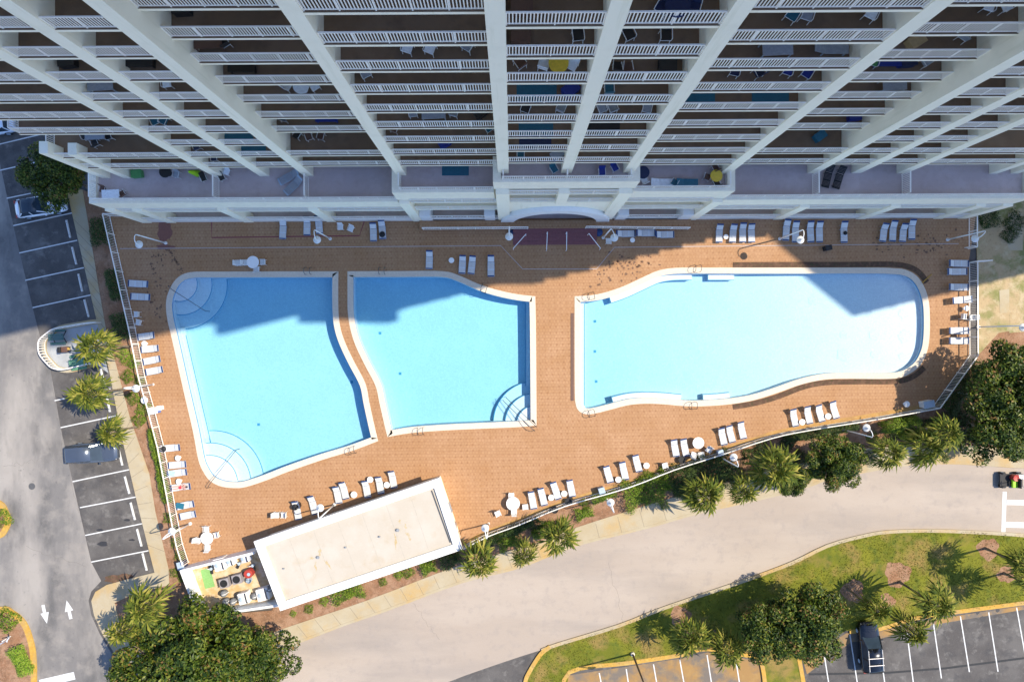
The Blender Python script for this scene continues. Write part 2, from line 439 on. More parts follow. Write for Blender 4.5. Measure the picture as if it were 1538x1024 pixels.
def strip(mb, path, w0, w1, z):
    A, B = ribbon(path, w0, w1); n = len(A)
    vs = [(p.x, p.y, z) for p in A] + [(p.x, p.y, z) for p in B]
    return mb.add(vs, [(i, i + 1, n + i + 1, n + i) for i in range(n - 1)])


def kerb_strip(mb, path, w0, w1, z0, z1):
    A, B = ribbon(path, w0, w1)
    loop = [Vector((p.x, p.y)) for p in A] + [Vector((p.x, p.y)) for p in B[::-1]]
    n = len(A)
    vs = []
    for p in A: vs += [(p.x, p.y, z0), (p.x, p.y, z1)]
    o = len(vs)
    for p in B: vs += [(p.x, p.y, z0), (p.x, p.y, z1)]
    fs = []
    for i in range(n - 1):
        a, b = 2 * i, 2 * i + 2
        fs += [(a, b, b + 1, a + 1), (o + b, o + a, o + a + 1, o + b + 1), (a + 1, b + 1, o + b + 1, o + a + 1)]
    fs += [(0, 1, o + 1, o), (2 * n - 2, o + 2 * n - 2, o + 2 * n - 1, 2 * n - 1)]
    return mb.add(vs, fs)


LFENCE = [(163, 325), (201, 492), (216, 566), (229, 611), (244, 669), (257, 737), (263, 770), (272, 815), (281, 843)]
BFENCE = [(695, 825), (733, 805.4), (780, 788), (849.6, 759.7), (944.6, 732), (1013, 705.6), (1087, 682), (1160, 658), (1217, 646), (1322.6, 629), (1412, 613)]
RFENCE = [(1412, 613), (1469, 534), (1468.5, 392)]
deck_pts = [P(157, 312)] + [P(a, b) for a, b in LFENCE] + [P(290, 916), P(410, 906)] + [P(655, 824)] + [P(a, b, 1.3) for a, b in BFENCE] + [P(1469, 534, 1.3), P(1468.5, 392, 1.3), P(1468, 312, 0)]
deck_pts = [Vector((p.x, p.y)) for p in deck_pts]
if area(deck_pts) < 0: deck_pts = deck_pts[::-1]

# ---- pools
POOLS = {}
p1 = [(285, 409), (264, 420), (252, 442), (249.5, 461), (252, 482), (257, 503), (264, 534), (277, 592), (290, 648), (298, 690), (306, 709), (316, 722), (332, 730), (351, 732.5), (369, 731), (400, 721), (433, 708), (485, 690), (528, 677), (568, 662),
      (562, 637), (555, 605), (549, 576), (533, 545), (520, 518), (512, 495), (508.5, 470), (508, 434), (508.4, 407.5), (400, 407.7), (330, 408)]
p2 = [(522, 407.4), (600, 407.2), (665, 407.4), (690, 414), (720, 427), (749, 436), (778, 442), (804, 445), (805, 500), (806, 638.5), (780, 641), (725, 643.5), (670, 646), (617, 650), (582, 656),
      (577, 636), (570, 605), (564, 579), (549, 550), (535, 521), (527, 497), (522.5, 470), (522, 440)]
p3 = [(863, 445), (897, 442), (931, 432), (960, 419), (984, 408), (1003, 403.5), (1024, 402), (1066, 402), (1150, 402), (1240, 402), (1315, 402), (1340, 402.8), (1359, 405), (1376, 414), (1388.5, 432), (1395, 455), (1396.5, 487), (1395, 514), (1391, 531), (1382, 548), (1367, 560.6), (1349, 567.5), (1322, 569), (1270, 568.6), (1238, 570), (1204, 577), (1164, 591), (1129, 601.5), (1090, 607.6), (1050, 610), (1024, 609.4), (997, 607), (971, 606), (945, 608), (918, 614.7), (895, 620.5), (883, 622), (874, 620), (867.5, 614.5), (864.3, 605), (863.3, 590), (863, 540)]
def ccw(l): return l if area(l) > 0 else l[::-1]
def pool_loop(pts, corners): return ccw([Vector(P(*q)[:2]) for q in spline(pts, True, 4, corners)])
L1 = pool_loop(p1, {19, 28}); L2 = pool_loop(p2, {0, 7, 9, 14}); L3 = pool_loop(p3, {0})
IN = [offset(l, 0.58) for l in (L1, L2, L3)]
OUT = [L1, L2, L3]

struct('ground', MB().flat([(-420, -420), (420, -420), (420, 420), (-420, 420)], GZ, [offset(deck_pts, 0.25)]), M['asphalt'])
mb = MB(); mb.flat(deck_pts, 0.0, [offset(l, 0.06) for l in OUT]); mb.wall(deck_pts, -0.7, 0.0)
struct('pool_deck', mb, M['deck'])


def inside(p, loop):
    c = False; n = len(loop); x, y = p[0], p[1]
    for i in range(n):
        a = loop[i]; b = loop[i - 1]
        if (a[1] > y) != (b[1] > y) and x < (b[0] - a[0]) * (y - a[1]) / (b[1] - a[1]) + a[0]: c = not c
    return c


def clip_half(loop, p, n):
    """part of loop where (q-p).n > 0"""
    out = []; N = len(loop)
    for i in range(N):
        a = Vector(loop[i][:2]); b = Vector(loop[(i + 1) % N][:2]); da = (a - p).dot(n); db = (b - p).dot(n)
        if da >= 0: out.append(a)
        if (da >= 0) != (db >= 0): out.append(a + (b - a) * (da / (da - db)))
    return out


def clip_circle(loop, c, r):
    out = loop
    for k in range(40):
        a = 2 * pi * k / 40
        n = Vector((-cos(a), -sin(a)))
        out = clip_half(out, c - n * r, n)
        if len(out) < 3: return out
    return out


def clean(l):
    o = []
    for p in l:
        if not o or (p - o[-1]).length > 0.01: o.append(p)
    if len(o) > 1 and (o[0] - o[-1]).length < 0.01: o.pop()
    return o


depth = [lambda x, y: -1.45, lambda x, y: -1.55, lambda x, y: -1.40 + 0.95 * max(0.0, min(1.0, (x - 6.5) / 36.0))]
def flat_depth(i):
    return depth[i]
labels = ['large blue swimming pool at the left with curved steps in two of its corners', 'middle swimming pool with one wavy long side and corner steps beside a double handrail',
          'longest swimming pool at the right with a shallow pale rounded end']
pool_roots = []
for i in range(3):
    out, inn = OUT[i], IN[i]
    cx = sum(p.x for p in out) / len(out); cy = sum(p.y for p in out) / len(out)
    root = thing('swimming_pool', labels[i], 'pool', (cx, cy, 0)); pool_roots.append(root)
    def R(v): return [Vector((p.x - cx, p.y - cy)) for p in v]
    zf = depth[i]; zl = lambda x, y: zf(x + cx, y + cy)
    o_, i_ = R(out), R(inn)
    c = MB(); n = len(o_)
    c.add([(p.x, p.y, 0.03) for p in o_] + [(p.x, p.y, 0.03) for p in i_], [(k, (k + 1) % n, n + (k + 1) % n, n + k) for k in range(n)])
    c.wall(o_, -0.1, 0.03); c.wall(i_, -0.04, 0.03)
    c.build('coping', M['coping'], root)
    MB().wall(i_, -0.24, -0.04).build('waterline_tiles', M['waterline'], root)
    bs = MB(); bs.flat(i_, zl); bs.wall(i_, zl, -0.24)
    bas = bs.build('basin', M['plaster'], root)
    wi = offset(i_, 0.012)
    w = MB(); w.flat(wi, -0.12)
    b2 = MB().flat(wi, lambda x, y: zl(x, y) + 0.012); w.add(b2.v, [f[::-1] for f in b2.f])
    w.wall(wi, lambda x, y: zl(x, y) + 0.012, -0.12)
    bm = bmesh.new()
    me = w.mesh('water', M['water']); bm.from_mesh(me); bmesh.ops.remove_doubles(bm, verts=bm.verts, dist=1e-4); bm.to_mesh(me); print('water', i, 'non-manifold edges', sum(1 for e in bm.edges if not e.is_manifold), 'vol', bm.calc_volume(signed=True)); bm.free()
    link_mesh('water', me, root)
    def step_block(poly, ztop, name='step'):
        poly = clean([Vector((p.x - cx, p.y - cy)) for p in poly])
        if len(poly) < 3: return
        poly = ccw(poly)
        MB().prism(poly, -1.62 if i < 2 else -1.41, ztop).build(name, M['plaster'], root)
    def edge_line(pts, z, w=0.07):
        seg = []; acc = MB()
        for p in list(pts) + [None]:
            if p is not None and inside(p, inn): seg.append(Vector((p.x - cx, p.y - cy)))
            else:
                if len(seg) > 1: strip(acc, seg, -w, 0, z + 0.005)
                seg = []
        if acc.v: acc.build('step_edge', M['steplines'], root)
    def corner_steps(cpx, radii, zs):
        c0 = Vector(P(*cpx)[:2])
        for r, z in zip(radii, zs):
            r = r / 15.3
            step_block(clip_circle(list(inn), c0, r), z)
            edge_line([c0 + Vector((cos(2 * pi * k / 160), sin(2 * pi * k / 160))) * (r - 0.005) for k in range(161)], z)
    if i == 0:
        corner_steps((312, 727), (78, 60, 42), (-1.05, -0.72, -0.40))
        corner_steps((267, 426), (67, 46, 26), (-1.05, -0.72, -0.40))
        a = Vector(P(273, 503)[:2]); b = Vector(P(313, 675)[:2]); nn = (b - a).normalized(); nn = Vector((nn.y, -nn.x))
        led = clip_half(list(inn), a, nn); led = clip_half(led, Vector(P(0, 492)[:2]), Vector((0, -1))); led = clip_half(led, Vector(P(0, 660)[:2]), Vector((0, 1)))
        step_block(led, -0.9, 'ledge'); edge_line([a + (b - a) * (k / 30) for k in range(31)], -0.9)
    elif i == 1:
        corner_steps((804, 637), (63, 45, 27), (-1.1, -0.75, -0.42))
        a = Vector(P(790, 0)[:2]); led = clip_half(list(inn), a, Vector((1, 0)))
        led = clip_half(led, Vector(P(0, 580)[:2]), Vector((0, 1)))
        step_block(led, -0.85, 'ledge'); edge_line([Vector(P(790.5, 440 + k * 5)[:2]) for k in range(29)], -0.85)
    else:
        a = Vector(P(880, 0)[:2]); led = clip_half(list(inn), a, Vector((-1, 0)))
        step_block(led, -0.75, 'ledge'); edge_line([Vector(P(879.5, 440 + k * 5)[:2]) for k in range(40)], -0.75)
        def bench(x0, x1, top, wdt=0.55):
            pts = [p for p in inn if x0 <= p.x * 15.3 + 769 <= x1 and ((512 - p.y * 15.3 < 500) == top)]
            pts.sort(key=lambda p: p.x)
            s = -1 if top else 1
            A, B = ribbon(pts, 0, s * wdt)
            step_block(A + B[::-1], -0.5, 'bench'); edge_line(B, -0.5)
        bench(912, 1042, True); bench(1056, 1115, True); bench(918, 1028, False); bench(1050, 1108, False)
        # round pale spray pads on the floor of the shallow end
        for q, (a, b) in enumerate([(1272, 502), (1318, 503), (1272, 533), (1318, 532), (1362, 470), (1364, 505), (1360, 535), (1227, 450)]):
            r = 0.36 + 0.14 * (q % 3); c0 = P(a, b)
            ang = [r * (1 + 0.10 * sin(5 * t + q) + 0.08 * sin(9 * t)) for t in [2 * pi * k / 28 for k in range(28)]]
            MB().flat([(c0.x - cx + ang[k] * cos(2 * pi * k / 28), c0.y - cy + ang[k] * sin(2 * pi * k / 28)) for k in range(28)], lambda x, y: zl(x, y) + 0.02).build('spray_pad', cmat('spray_pad', (.66, .67, .69), .7), root)
    # main drains
    for a, b in [[(523, 575), (380, 640)], [(566, 500), (597, 562)], [(896, 482), (896, 528), (898, 574)]][i]:
        c0 = P(a, b); MB().box(c0.x - cx - 0.13, c0.x - cx + 0.13, c0.y - cy - 0.13, c0.y - cy + 0.13, zl(c0.x - cx, c0.y - cy), zl(c0.x - cx, c0.y - cy) + 0.02).build('floor_drain', cmat('drain_tile', (.12, .30, .40)), root)

# ---- soil planter strips beside the long pool
def planter(pts, label):
    path = [Vector(P(a, b)[:2]) for a, b in spline(pts, False, 5)]
    t = thing('planter_bed', label, 'planter', (path[0].x, path[0].y, 0))
    pl = [Vector((p.x - path[0].x, p.y - path[0].y)) for p in path]
    kerb_strip(MB(), pl, -0.26, 0.26, -0.02, 0.045).build('soil', M['soil'], t)
    return path
PL1 = planter([(1101, 398), (1180, 397.5), (1260, 397.5), (1335, 397), (1362, 400), (1380, 409), (1392, 424)], 'dark soil planting strip along the upper edge of the long pool')
PL2 = planter([(1101, 611), (1135, 605), (1168, 595.5), (1206, 581), (1240, 574.5), (1290, 573), (1345, 572.5), (1370, 566), (1388, 552)], 'dark soil planting strip along the lower edge of the long pool')

# ---- surfaces outside the deck
def sheet(name, pts, m, z, px=True, z_px=None):
    return struct(name, MB().flat(px_loop(pts, z if z_px is None else z_px) if px else pts, z), m)
drive = [(-300, -300), (-40, -300), (-40, 60), (20, 339), (49, 462), (60, 505), (76, 556), (91, 642), (109, 723), (137, 843.6), (152, 872), (137, 888), (133, 901.7), (137, 922.8), (150, 951.8), (168, 981), (184, 998), (235, 1018), (330, 1010), (340, 1060), (300, 1300), (-300, 1300)]
sheet('driveway', drive, M['drive'], GZ + 0.008)
road_up = [(330, 1004), (447, 966), (518.5, 938.6), (580, 917.5), (694, 875), (780, 853), (865, 820), (971, 793.5), (1050, 771), (1140, 751), (1212, 732), (1243, 721), (1307, 708), (1362, 699), (1428, 696.5), (1507, 701), (1620, 708)]
road_lo = [(1620, 812), (1538, 803), (1481, 799), (1402, 796), (1336, 797.5), (1296, 804), (1243, 818.6), (1191, 843.6), (1129, 867), (1050, 894), (989, 915), (929, 938.6), (839, 966), (813, 975.5), (760, 992.6), (667, 1026), (600, 1060), (250, 1100)]
sheet('road', spline(road_up, False, 3) + spline(road_lo, False, 3), M['road'], GZ + 0.004)

# left sidewalk (raised) and planting bed, lower sidewalk and bed
SWZ = -0.22
side_l = [(100, 285), (108, 320), (144, 477), (163.5, 555), (182, 653), (208, 764), (224, 828), (232, 859.5), (190, 870), (160, 878), (143, 888.5), (137, 902), (141, 923), (154, 952), (172, 981), (188, 1000), (215, 985), (200, 960), (180, 935), (172, 905), (200, 892), (254, 878), (253, 854), (233, 767), (224, 711), (195, 627), (174, 547), (160, 500), (148, 430), (134, 345), (124, 285)]
struct('sidewalk', MB().prism(ccw([Vector(p[:2]) for p in px_loop(side_l, SWZ)]), -0.5, SWZ), M['walk'])
bed_l = [(124, 285), (134, 345), (148, 430), (160, 500), (174, 547), (195, 627), (224, 711), (233, 767), (253, 854), (254, 878), (200, 892), (172, 905), (180, 935), (200, 960), (215, 985), (240, 1010), (330, 1000), (420, 960), (425, 915), (296, 926), (281, 845), (257, 737), (229, 611), (201, 492), (163, 325), (157, 300)]
struct('planting_bed_ground', MB().prism(ccw([Vector(p[:2]) for p in px_loop(bed_l, SWZ)]), -0.5, SWZ - 0.03), M['mulch'])
sw_up = [(405, 952), (433, 941), (549, 902), (659.5, 859.5), (699, 846), (780, 822.5), (813, 812), (865.5, 792), (931, 771), (1010, 747), (1100, 722), (1180, 700), (1250, 688), (1307, 672), (1362, 668), (1428, 668), (1507, 672), (1620, 676)]
pl = [Vector(p[:2]) for p in px_loop(spline(sw_up, False, 3) + spline(road_up[1:], False, 3)[::-1] + [(405, 980)], SWZ)]
struct('footpath', MB().prism(ccw(pl), -0.5, SWZ), M['walk'])
bed_b = [(410, 906), (655, 824)] + [(a, b) for a, b in BFENCE] + [(1469, 534), (1500, 500), (1620, 480), (1620, 676)] + spline(sw_up, False, 3)[::-1][1:]
pl = [Vector(p[:2]) for p in px_loop(bed_b, SWZ)]
struct('shrub_bed_ground', MB().prism(ccw(pl), -0.5, SWZ - 0.036), M['mulch'])
right = [(1469, 534), (1468, 392), (1466, 312), (1505, 300), (1620, 300), (1620, 480), (1500, 500)]
struct('bare_ground', MB().prism(ccw([Vector(p[:2]) for p in px_loop(right, SWZ)]), -0.5, SWZ - 0.034), M['sand'])
struct('concrete_path', MB().flat(px_loop([(1514, 320), (1536, 320), (1536, 376), (1514, 376)], SWZ - 0.02), SWZ - 0.02), M['walk'])
struct('side_path', MB().flat(px_loop([(1501, 436), (1516, 434), (1516, 469), (1502, 471)], SWZ - 0.02), SWZ - 0.02), M['walk'])
struct('sandy_path', MB().flat(px_loop([(1516, 412), (1620, 412), (1620, 492), (1516, 500)], SWZ - 0.024), SWZ - 0.024), M['sand'])
# concrete joints across the walks
jm = mat('walk_joint_gap', (0.16, 0.13, 0.09), 0.9)
mb = MB()
def joints(A, B, n):
    for k in range(n):
        t = (k + 0.5) / n
        def at(l):
            s = t * (len(l) - 1); i = min(int(s), len(l) - 2); return Vector(l[i]) .lerp(Vector(l[i + 1]), s - i)
        a = P(*at(A), SWZ); b = P(*at(B), SWZ)
        strip(mb, [a, b], -0.015, 0.015, SWZ + 0.004)
joints([(108, 320), (144, 477), (182, 653), (224, 828)], [(134, 345), (160, 500), (195, 627), (250, 840)], 26)
joints([(433, 943), (549, 904), (659, 862), (780, 825), (865, 795), (1010, 750)], [(449, 962), (562, 922), (668, 882), (788, 847), (870, 816), (1018, 778)], 22)
struct('sidewalk_joints', mb, jm)
# kerb along the lower path, edge of road
mb = MB(); path = [P(a, b, SWZ) for a, b in spline(road_up[1:], False, 3)]
kerb_strip(mb, path, -0.02, 0.22, -0.5, SWZ + 0.02)
struct('kerb', mb, M['coping'] if False else M['walk'])
# lawn with its kerbs
lawn_lo = [(1620, 893), (1538, 905), (1433, 919), (1375, 928), (1322, 944), (1270, 947), (1205, 985), (1150, 985), (1140, 987), (1063, 974), (1023.7, 983), (944.6, 995), (855, 1009), (846, 1060), (790, 1060), (789, 1024), (795, 1007), (812, 982)]
lawn = spline(road_lo[:14], False, 3) + lawn_lo[::-1]
struct('lawn', MB().prism(ccw([Vector(p[:2]) for p in px_loop(lawn, SWZ)]), -0.5, SWZ), M['grass'])
strip_l = [(1141, 985), (1204, 985), (1212, 1060), (1150, 1060)]
struct('lawn_strip', MB().prism(ccw([Vector(p[:2]) for p in px_loop(strip_l, SWZ)]), -0.5, SWZ - 0.004), M['grass'])
mb = MB()
for pts in ([(1620, 893), (1538, 905), (1433, 919), (1375, 928), (1322, 944), (1276, 948)], [(1143, 988), (1063, 974), (1023.7, 983), (944.6, 995), (855, 1009), (848, 1060)], [(1141, 985), (1147, 1010), (1152, 1060)], [(1200, 988), (1206, 1020), (1212, 1060)], [(790, 1050), (789, 1024), (796, 1007), (812, 982), (826, 971)]):
    kerb_strip(mb, [P(a, b, SWZ) for a, b in spline(pts, False, 4)], -0.2, 0.2, -0.5, SWZ + 0.03)
struct('yellow_kerb', mb, M['yellow'])
mb = MB()
kerb_strip(mb, [P(a, b, SWZ) for a, b in spline(road_lo[:14], False, 3)], -0.1, 0.22, -0.5, SWZ + 0.02)
struct('road_kerb', mb, M['walk'])
sheet('stained_parking', [(850, 1014), (945, 1000), (1024, 988), (1063, 979), (1140, 992), (1150, 1060), (846, 1060)], M['stainpave'], GZ + 0.004)
sheet('stained_parking_edge', [(1206, 990), (1272, 950), (1322, 948), (1400, 930), (1538, 909), (1538, 915), (1400, 938), (1324, 958), (1278, 964), (1212, 1012)], M['stainpave'], GZ + 0.004)
# islands at the left edge
def island(name, loop, closed=True):
    pts = spline(loop, True, 4); L = ccw([Vector(p[:2]) for p in px_loop(pts, SWZ)])
    n = len(L); I = offset(L, 0.55)
    mb = MB(); mb.add([(p.x, p.y, SWZ) for p in L] + [(p.x, p.y, SWZ) for p in I], [(k, (k + 1) % n, n + (k + 1) % n, n + k) for k in range(n)]); mb.wall(L, -0.5, SWZ); mb.wall(I[::-1], -0.5, SWZ)
    struct(name + '_kerb', mb, M['yellow']); struct(name + '_soil', MB().flat(I, SWZ - 0.03), M['mulch'])
island('island', [(-70, 930), (0, 911), (20, 917), (38, 933), (49, 960), (54, 991), (53, 1040), (40, 1100), (-70, 1100)])
island('side_island', [(-40, 745), (0, 752), (12, 768), (16, 782), (11, 797), (0, 808), (-40, 815)])
# parking markings
mb = MB(); Z = GZ + 0.012
def line(a, b, w=0.11): strip(mb, [P(*a, Z), P(*b, Z)], -w / 2, w / 2, Z)
for a, b in [((-10, 219), (70, 200)), ((0, 256), (80, 238)), ((10, 298), (97, 280)), ((20, 339), (108, 320)), ((29, 380), (116, 361)), ((38, 421), (126, 402)), ((49, 462), (136, 443)), ((82, 601.5), (166, 584)), ((91, 642), (175, 624)), ((100, 683), (186, 665)), ((109, 723), (194, 705)), ((120, 762), (204, 746)), ((128, 803.6), (213.6, 786)), ((137, 843.6), (223, 826.5)),
             ((1527, 912), (1541, 990)), ((1485, 919), (1499, 1008)), ((1442.5, 925), (1456, 1008.5)), ((1402, 936), (1414, 1018)), ((1362, 948), (1372, 1026)), ((1319, 955), (1331, 1040)), ((1276.4, 952), (1290, 1040)), ((1236, 970), (1247, 1040)), ((900, 1010), (906, 1040)), ((940.6, 1004), (946, 1040)), ((981.5, 997), (989, 1040)), ((1021, 990), (1030, 1040)), ((1062, 983), (1071, 1040)), ((1105, 989), (1113, 1040))]: line(a, b)
line((1509, 738), (1507, 800), 0.4); line((1511, 754), (1600, 756), 0.5); line((1511, 787.5), (1600, 790), 0.55); line((60, 1026), (112, 1014), 0.75)
def arrow(tail, tip, w=0.16):
    a = P(*tail, Z); b = P(*tip, Z); d = (b - a).normalized(); n = Vector((-d.y, d.x, 0)); L = (b - a).length; h = a + d * (L * 0.42)
    mb.add([a - n * w, a + n * w, h + n * w, h - n * w], [(0, 3, 2, 1)]); mb.add([h - n * 0.42, h + n * 0.42, b], [(0, 2, 1)])
arrow((64.5, 908), (70.5, 936)); arrow((106.5, 929), (100, 901))
struct('parking_markings', mb, M['mark'])
# asphalt seam and long joint lines on the lower lot
mb = MB()
strip(mb, [P(1215, 1012, Z), P(1330, 1010, Z), P(1420, 1003, Z), P(1560, 985, Z)], -0.1, 0.1, Z - 0.002)
struct('asphalt_seam', mb, cmat('seam_tar', (0.03, 0.03, 0.03), 0.9))
# gutter board along the lower fence
mb = MB(); strip(mb, [P(a, b - 4) for a, b in BFENCE], 0.0, 0.42, 0.005)
struct('gutter_strip', mb, M['gutter'])
# expansion joints and darker red tile bands on the deck
mb = MB()
for pts in ([(180, 373.5), (752, 369), (785, 404), (896, 404), (923, 371.5), (1065, 370), (1440, 366)],): strip(mb, [P(a, b) for a, b in pts], -0.03, 0.03, 0.004)
struct('deck_joint', mb, cmat('joint_sealant', (0.42, 0.36, 0.33), 0.8))
mb = MB()
red = cmat('red_tile_band', (0.22, 0.05, 0.05), 0.8)
for pts in ([(318, 330), (318, 357), (540, 354), (548, 330)], ): strip(mb, [P(a, b) for a, b in pts], -0.06, 0.06, 0.006)
struct('red_tile_border', mb, red)
# damp stains on the deck near the left lamp (a mark with its own outline)
mb = MB()
def blob(cx, cy, rx, ry, seed, z=0.003, n=26, jag=0.18):
    rr = random.Random(seed); ph = [rr.random() * 6.28 for _ in range(4)]
    c0 = P(cx, cy)
    pts = []
    for k in range(n):
        t = 2 * pi * k / n; q = 1 + jag * (sin(3 * t + ph[0]) * 0.6 + sin(5 * t + ph[1]) * 0.5 + sin(9 * t + ph[2]) * 0.4)
        pts.append((c0.x + rx * q * cos(t), c0.y + ry * q * sin(t)))
    mb.flat(pts, z)
blob(247, 347, 0.7, 1.2, 3); blob(248, 371, 0.9, 0.25, 4)
struct('deck_stain', mb, cmat('rust_stain', (0.20, 0.075, 0.05), 0.6))
mb = MB(); rr = random.Random(9)
for k in range(80):
    t = rr.random(); a, b = (245, 375) if k < 40 else (245, 400); x, y = ((252, 372), (275, 412))[0][0] + t * 24, 372 + t * 40
    if k >= 34: x, y = rr.uniform(225, 250), rr.uniform(380, 485)
    blob(x + rr.gauss(0, 2), y + rr.gauss(0, 2), rr.uniform(0.04, 0.13), rr.uniform(0.04, 0.13), k, 0.0035, 9)
for k in range(80):
    x = 935 + rr.gauss(0, 26); y = 400 - (x - 935) * 0.25 + rr.gauss(0, 12)
    if 868 < x < 1000 and y < 432 - (x - 931) * 0.45 and y > 362: blob(x, y, rr.uniform(0.04, 0.16), rr.uniform(0.04, 0.14), k + 200, 0.0035, 9)
for k in range(70):
    x = rr.uniform(1310, 1445); y = 366 + rr.gauss(0, 8) - abs(x - 1400) * 0.05
    blob(x, min(389, max(345, y)), rr.uniform(0.04, 0.17), rr.uniform(0.04, 0.14), k + 600, 0.0035, 9)
struct('deck_dirt', mb, cmat('dark_dirt', (0.16, 0.085, 0.05), 0.9))
# dark scuffs on the parking stalls and soil washed against the kerb
mb = MB()
for (a, b, rx, ry) in [(188, 782, .3, .12), (147, 797, .35, .12), (151, 818, .5, .25), (195, 812, .3, .1), (1472, 920, .2, .3), (1480, 931, .28, .28), (1502, 918, .2, .2), (120, 448, .3, .2), (155, 560, .2, .2)]:
    blob(a, b, rx, ry, a, GZ + 0.010, 14)
struct('tyre_scuffs', mb, cmat('oil_stain', (0.03, 0.028, 0.028), 0.6))
mb = MB(); blob(178, 871, 1.5, .5, 77, GZ + 0.016, 30); struct('washed_soil', mb, M['soil'])
mb = MB()
for (a, b, r, s) in [(1348, 862, 1.25, 1), (1484, 824, 1.05, 2), (1511, 862, .85, 5), (1281, 887, 1.1, 6), (1332, 903, .8, 7), (1022, 925, 1.0, 8)]:
    c0 = P(a, b, SWZ)
    rrr = random.Random(s); ph = [rrr.random() * 6 for _ in range(3)]
    mb.flat([(c0.x + r * (1 + .12 * sin(3 * t + ph[0]) + .08 * sin(7 * t + ph[1])) * cos(t), c0.y + r * (1 + .12 * sin(3 * t + ph[0]) + .08 * sin(7 * t + ph[2])) * sin(t)) for t in [2 * pi * k / 30 for k in range(30)]], SWZ + 0.005)
struct('mulch_rings', mb, M['mulch'])

# cracks, tar repairs and covers in the road surfaces
mb = MB(); rr = random.Random(12)
def crack(a, b, n, z, w=.03, wob=.35):
    A = P(*a, z); B = P(*b, z); path = []
    for k in range(n + 1):
        t = k / n; path.append(Vector((A.x + (B.x - A.x) * t + rr.gauss(0, wob) * (0 < k < n), A.y + (B.y - A.y) * t + rr.gauss(0, wob) * (0 < k < n))))
    strip(mb, path, -w, w, z)
for a, b in [((914, 845), (936, 935)), ((620, 905), (660, 960))]: crack(a, b, 14, GZ + .006, .010, .10)
for a, b in [((62, 520), (118, 770)), ((5, 700), (90, 690)), ((40, 820), (128, 850))]: crack(a, b, 16, GZ + .010, .012, .15)
struct('road_cracks', mb, cmat('crack_tar', (0.15, 0.13, 0.11), 0.9))
mb = MB()
for a, b, r in [(48, 730, .33)]:
    if r:
        c0 = P(a, b, GZ); mb.flat([(c0.x + r * cos(2 * pi * k / 20), c0.y + r * sin(2 * pi * k / 20)) for k in range(20)], GZ + .013)
struct('road_covers', mb, cmat('iron_cover', (0.09, 0.085, 0.08), 0.6))
# ------------------------------------------------------------------ apartment tower
TX = 4.25
def LV(k): return 13.96 + 3.0 * k
tower = thing('apartment_tower', 'cream high-rise with stepped tiers of railed balconies between tall fin walls above the pool deck', 'apartment building', (TX, 0, 0), radians(0.3))
FIN = 0.82
BAYS = [  # x0, x1, front of the upper floors, lowest railed floor, top floor
    (-4.85, 0.0, 12.97, 1, 14), (0.0, 4.8, 12.97, 1, 14),
    (-13.2, -4.85, 13.60, 0, 18), (4.8, 13.2, 13.60, 0, 18),
    (-21.7, -13.2, 15.30, -1, 18), (13.2, 21.7, 15.30, -1, 18),
    (-25.5, -21.7, 14.35, -1, 16), (21.7, 25.5, 14.35, -1, 12),
    (-29.4, -25.5, 14.35, -1, 16), (25.5, 29.4, 14.35, -1, 16),
    (-38.0, -29.4, 14.30, -1, 16), (29.4, 38.0, 14.30, -1, 16)]


def front(b, k):
    if b[2] == 15.30 and k <= 0: return 14.40
    return b[2]


def ext(b, k):
    x0, x1 = b[0], b[1]
    if abs(x0) > 29.5 or abs(x1) > 29.5:
        lim = 39.5 if k <= 0 else 37.85
        if x1 > 30 and k > 3: lim = 34.2 if (k <= 11 or k >= 17) else 30.4
        return (-lim, x1) if x0 < -30 else (x0, lim)
    return x0, x1


def two_mat(o, m2):
    o.data.materials.append(m2)
    for p in o.data.polygons:
        if p.normal.z > 0.9: p.material_index = 1


def rail_bars(mb, L, h=1.07, pitch=0.145, post=1.62, axis='x', ox=0.0, oy=0.0, oz=0.0, bw=0.052):
    def bx(a0, a1, b0, b1, z0, z1):
        if axis == 'x': mb.box(ox + a0, ox + a1, oy + b0, oy + b1, oz + z0, oz + z1)
        else: mb.box(ox + b0, ox + b1, oy + a0, oy + a1, oz + z0, oz + z1)
    bx(0, L, -0.035, 0.035, h - 0.06, h)
    bx(0, L, -0.025, 0.025, 0.09, 0.14)
    n = max(1, round(L / post))
    for i in range(n + 1):
        x = min(max(i * L / n, 0.03), L - 0.03); bx(x - 0.03, x + 0.03, -0.032, 0.032, 0, h - 0.06)
    m = max(2, round(L / pitch))
    for i in range(1, m):
        x = i * L / m; bx(x - bw / 2, x + bw / 2, -0.012, 0.012, 0.14, h - 0.06)
    return mb


# floor slabs, one part per storey
for k in range(-1, 20):
    z = LV(k)
    for side in ((-1, 1) if k <= 0 else (0,)):
        mb = MB()
        for b in BAYS:
            if k > b[4] + 1 or k < b[3] or side * (b[0] + b[1]) < 0: continue
            if abs(b[0] + b[1]) > 60 and k == 1: continue
            x0, x1 = ext(b, k)
            mb.box(x0, x1, front(b, k), b[2] + 2.3 + (1.4 if abs(b[0] + b[1]) > 60 and k == 0 else 0), z - 0.2, z)
        if mb.v: two_mat(mb.build('floor_slab', M['paint'], tower), M['balcony'])
mb = MB()
for b in BAYS:
    z = LV(b[4] + 1); x0, x1 = ext(b, b[4] + 1)
    mb.box(x0, x1, b[2] - 0.02, 30, z - 0.3, z - 0.01); mb.box(x0, x1, b[2] - 0.03, b[2] + 0.25, z - 0.35, z + 1.05)
mb.build('roof', M['roof'], tower)
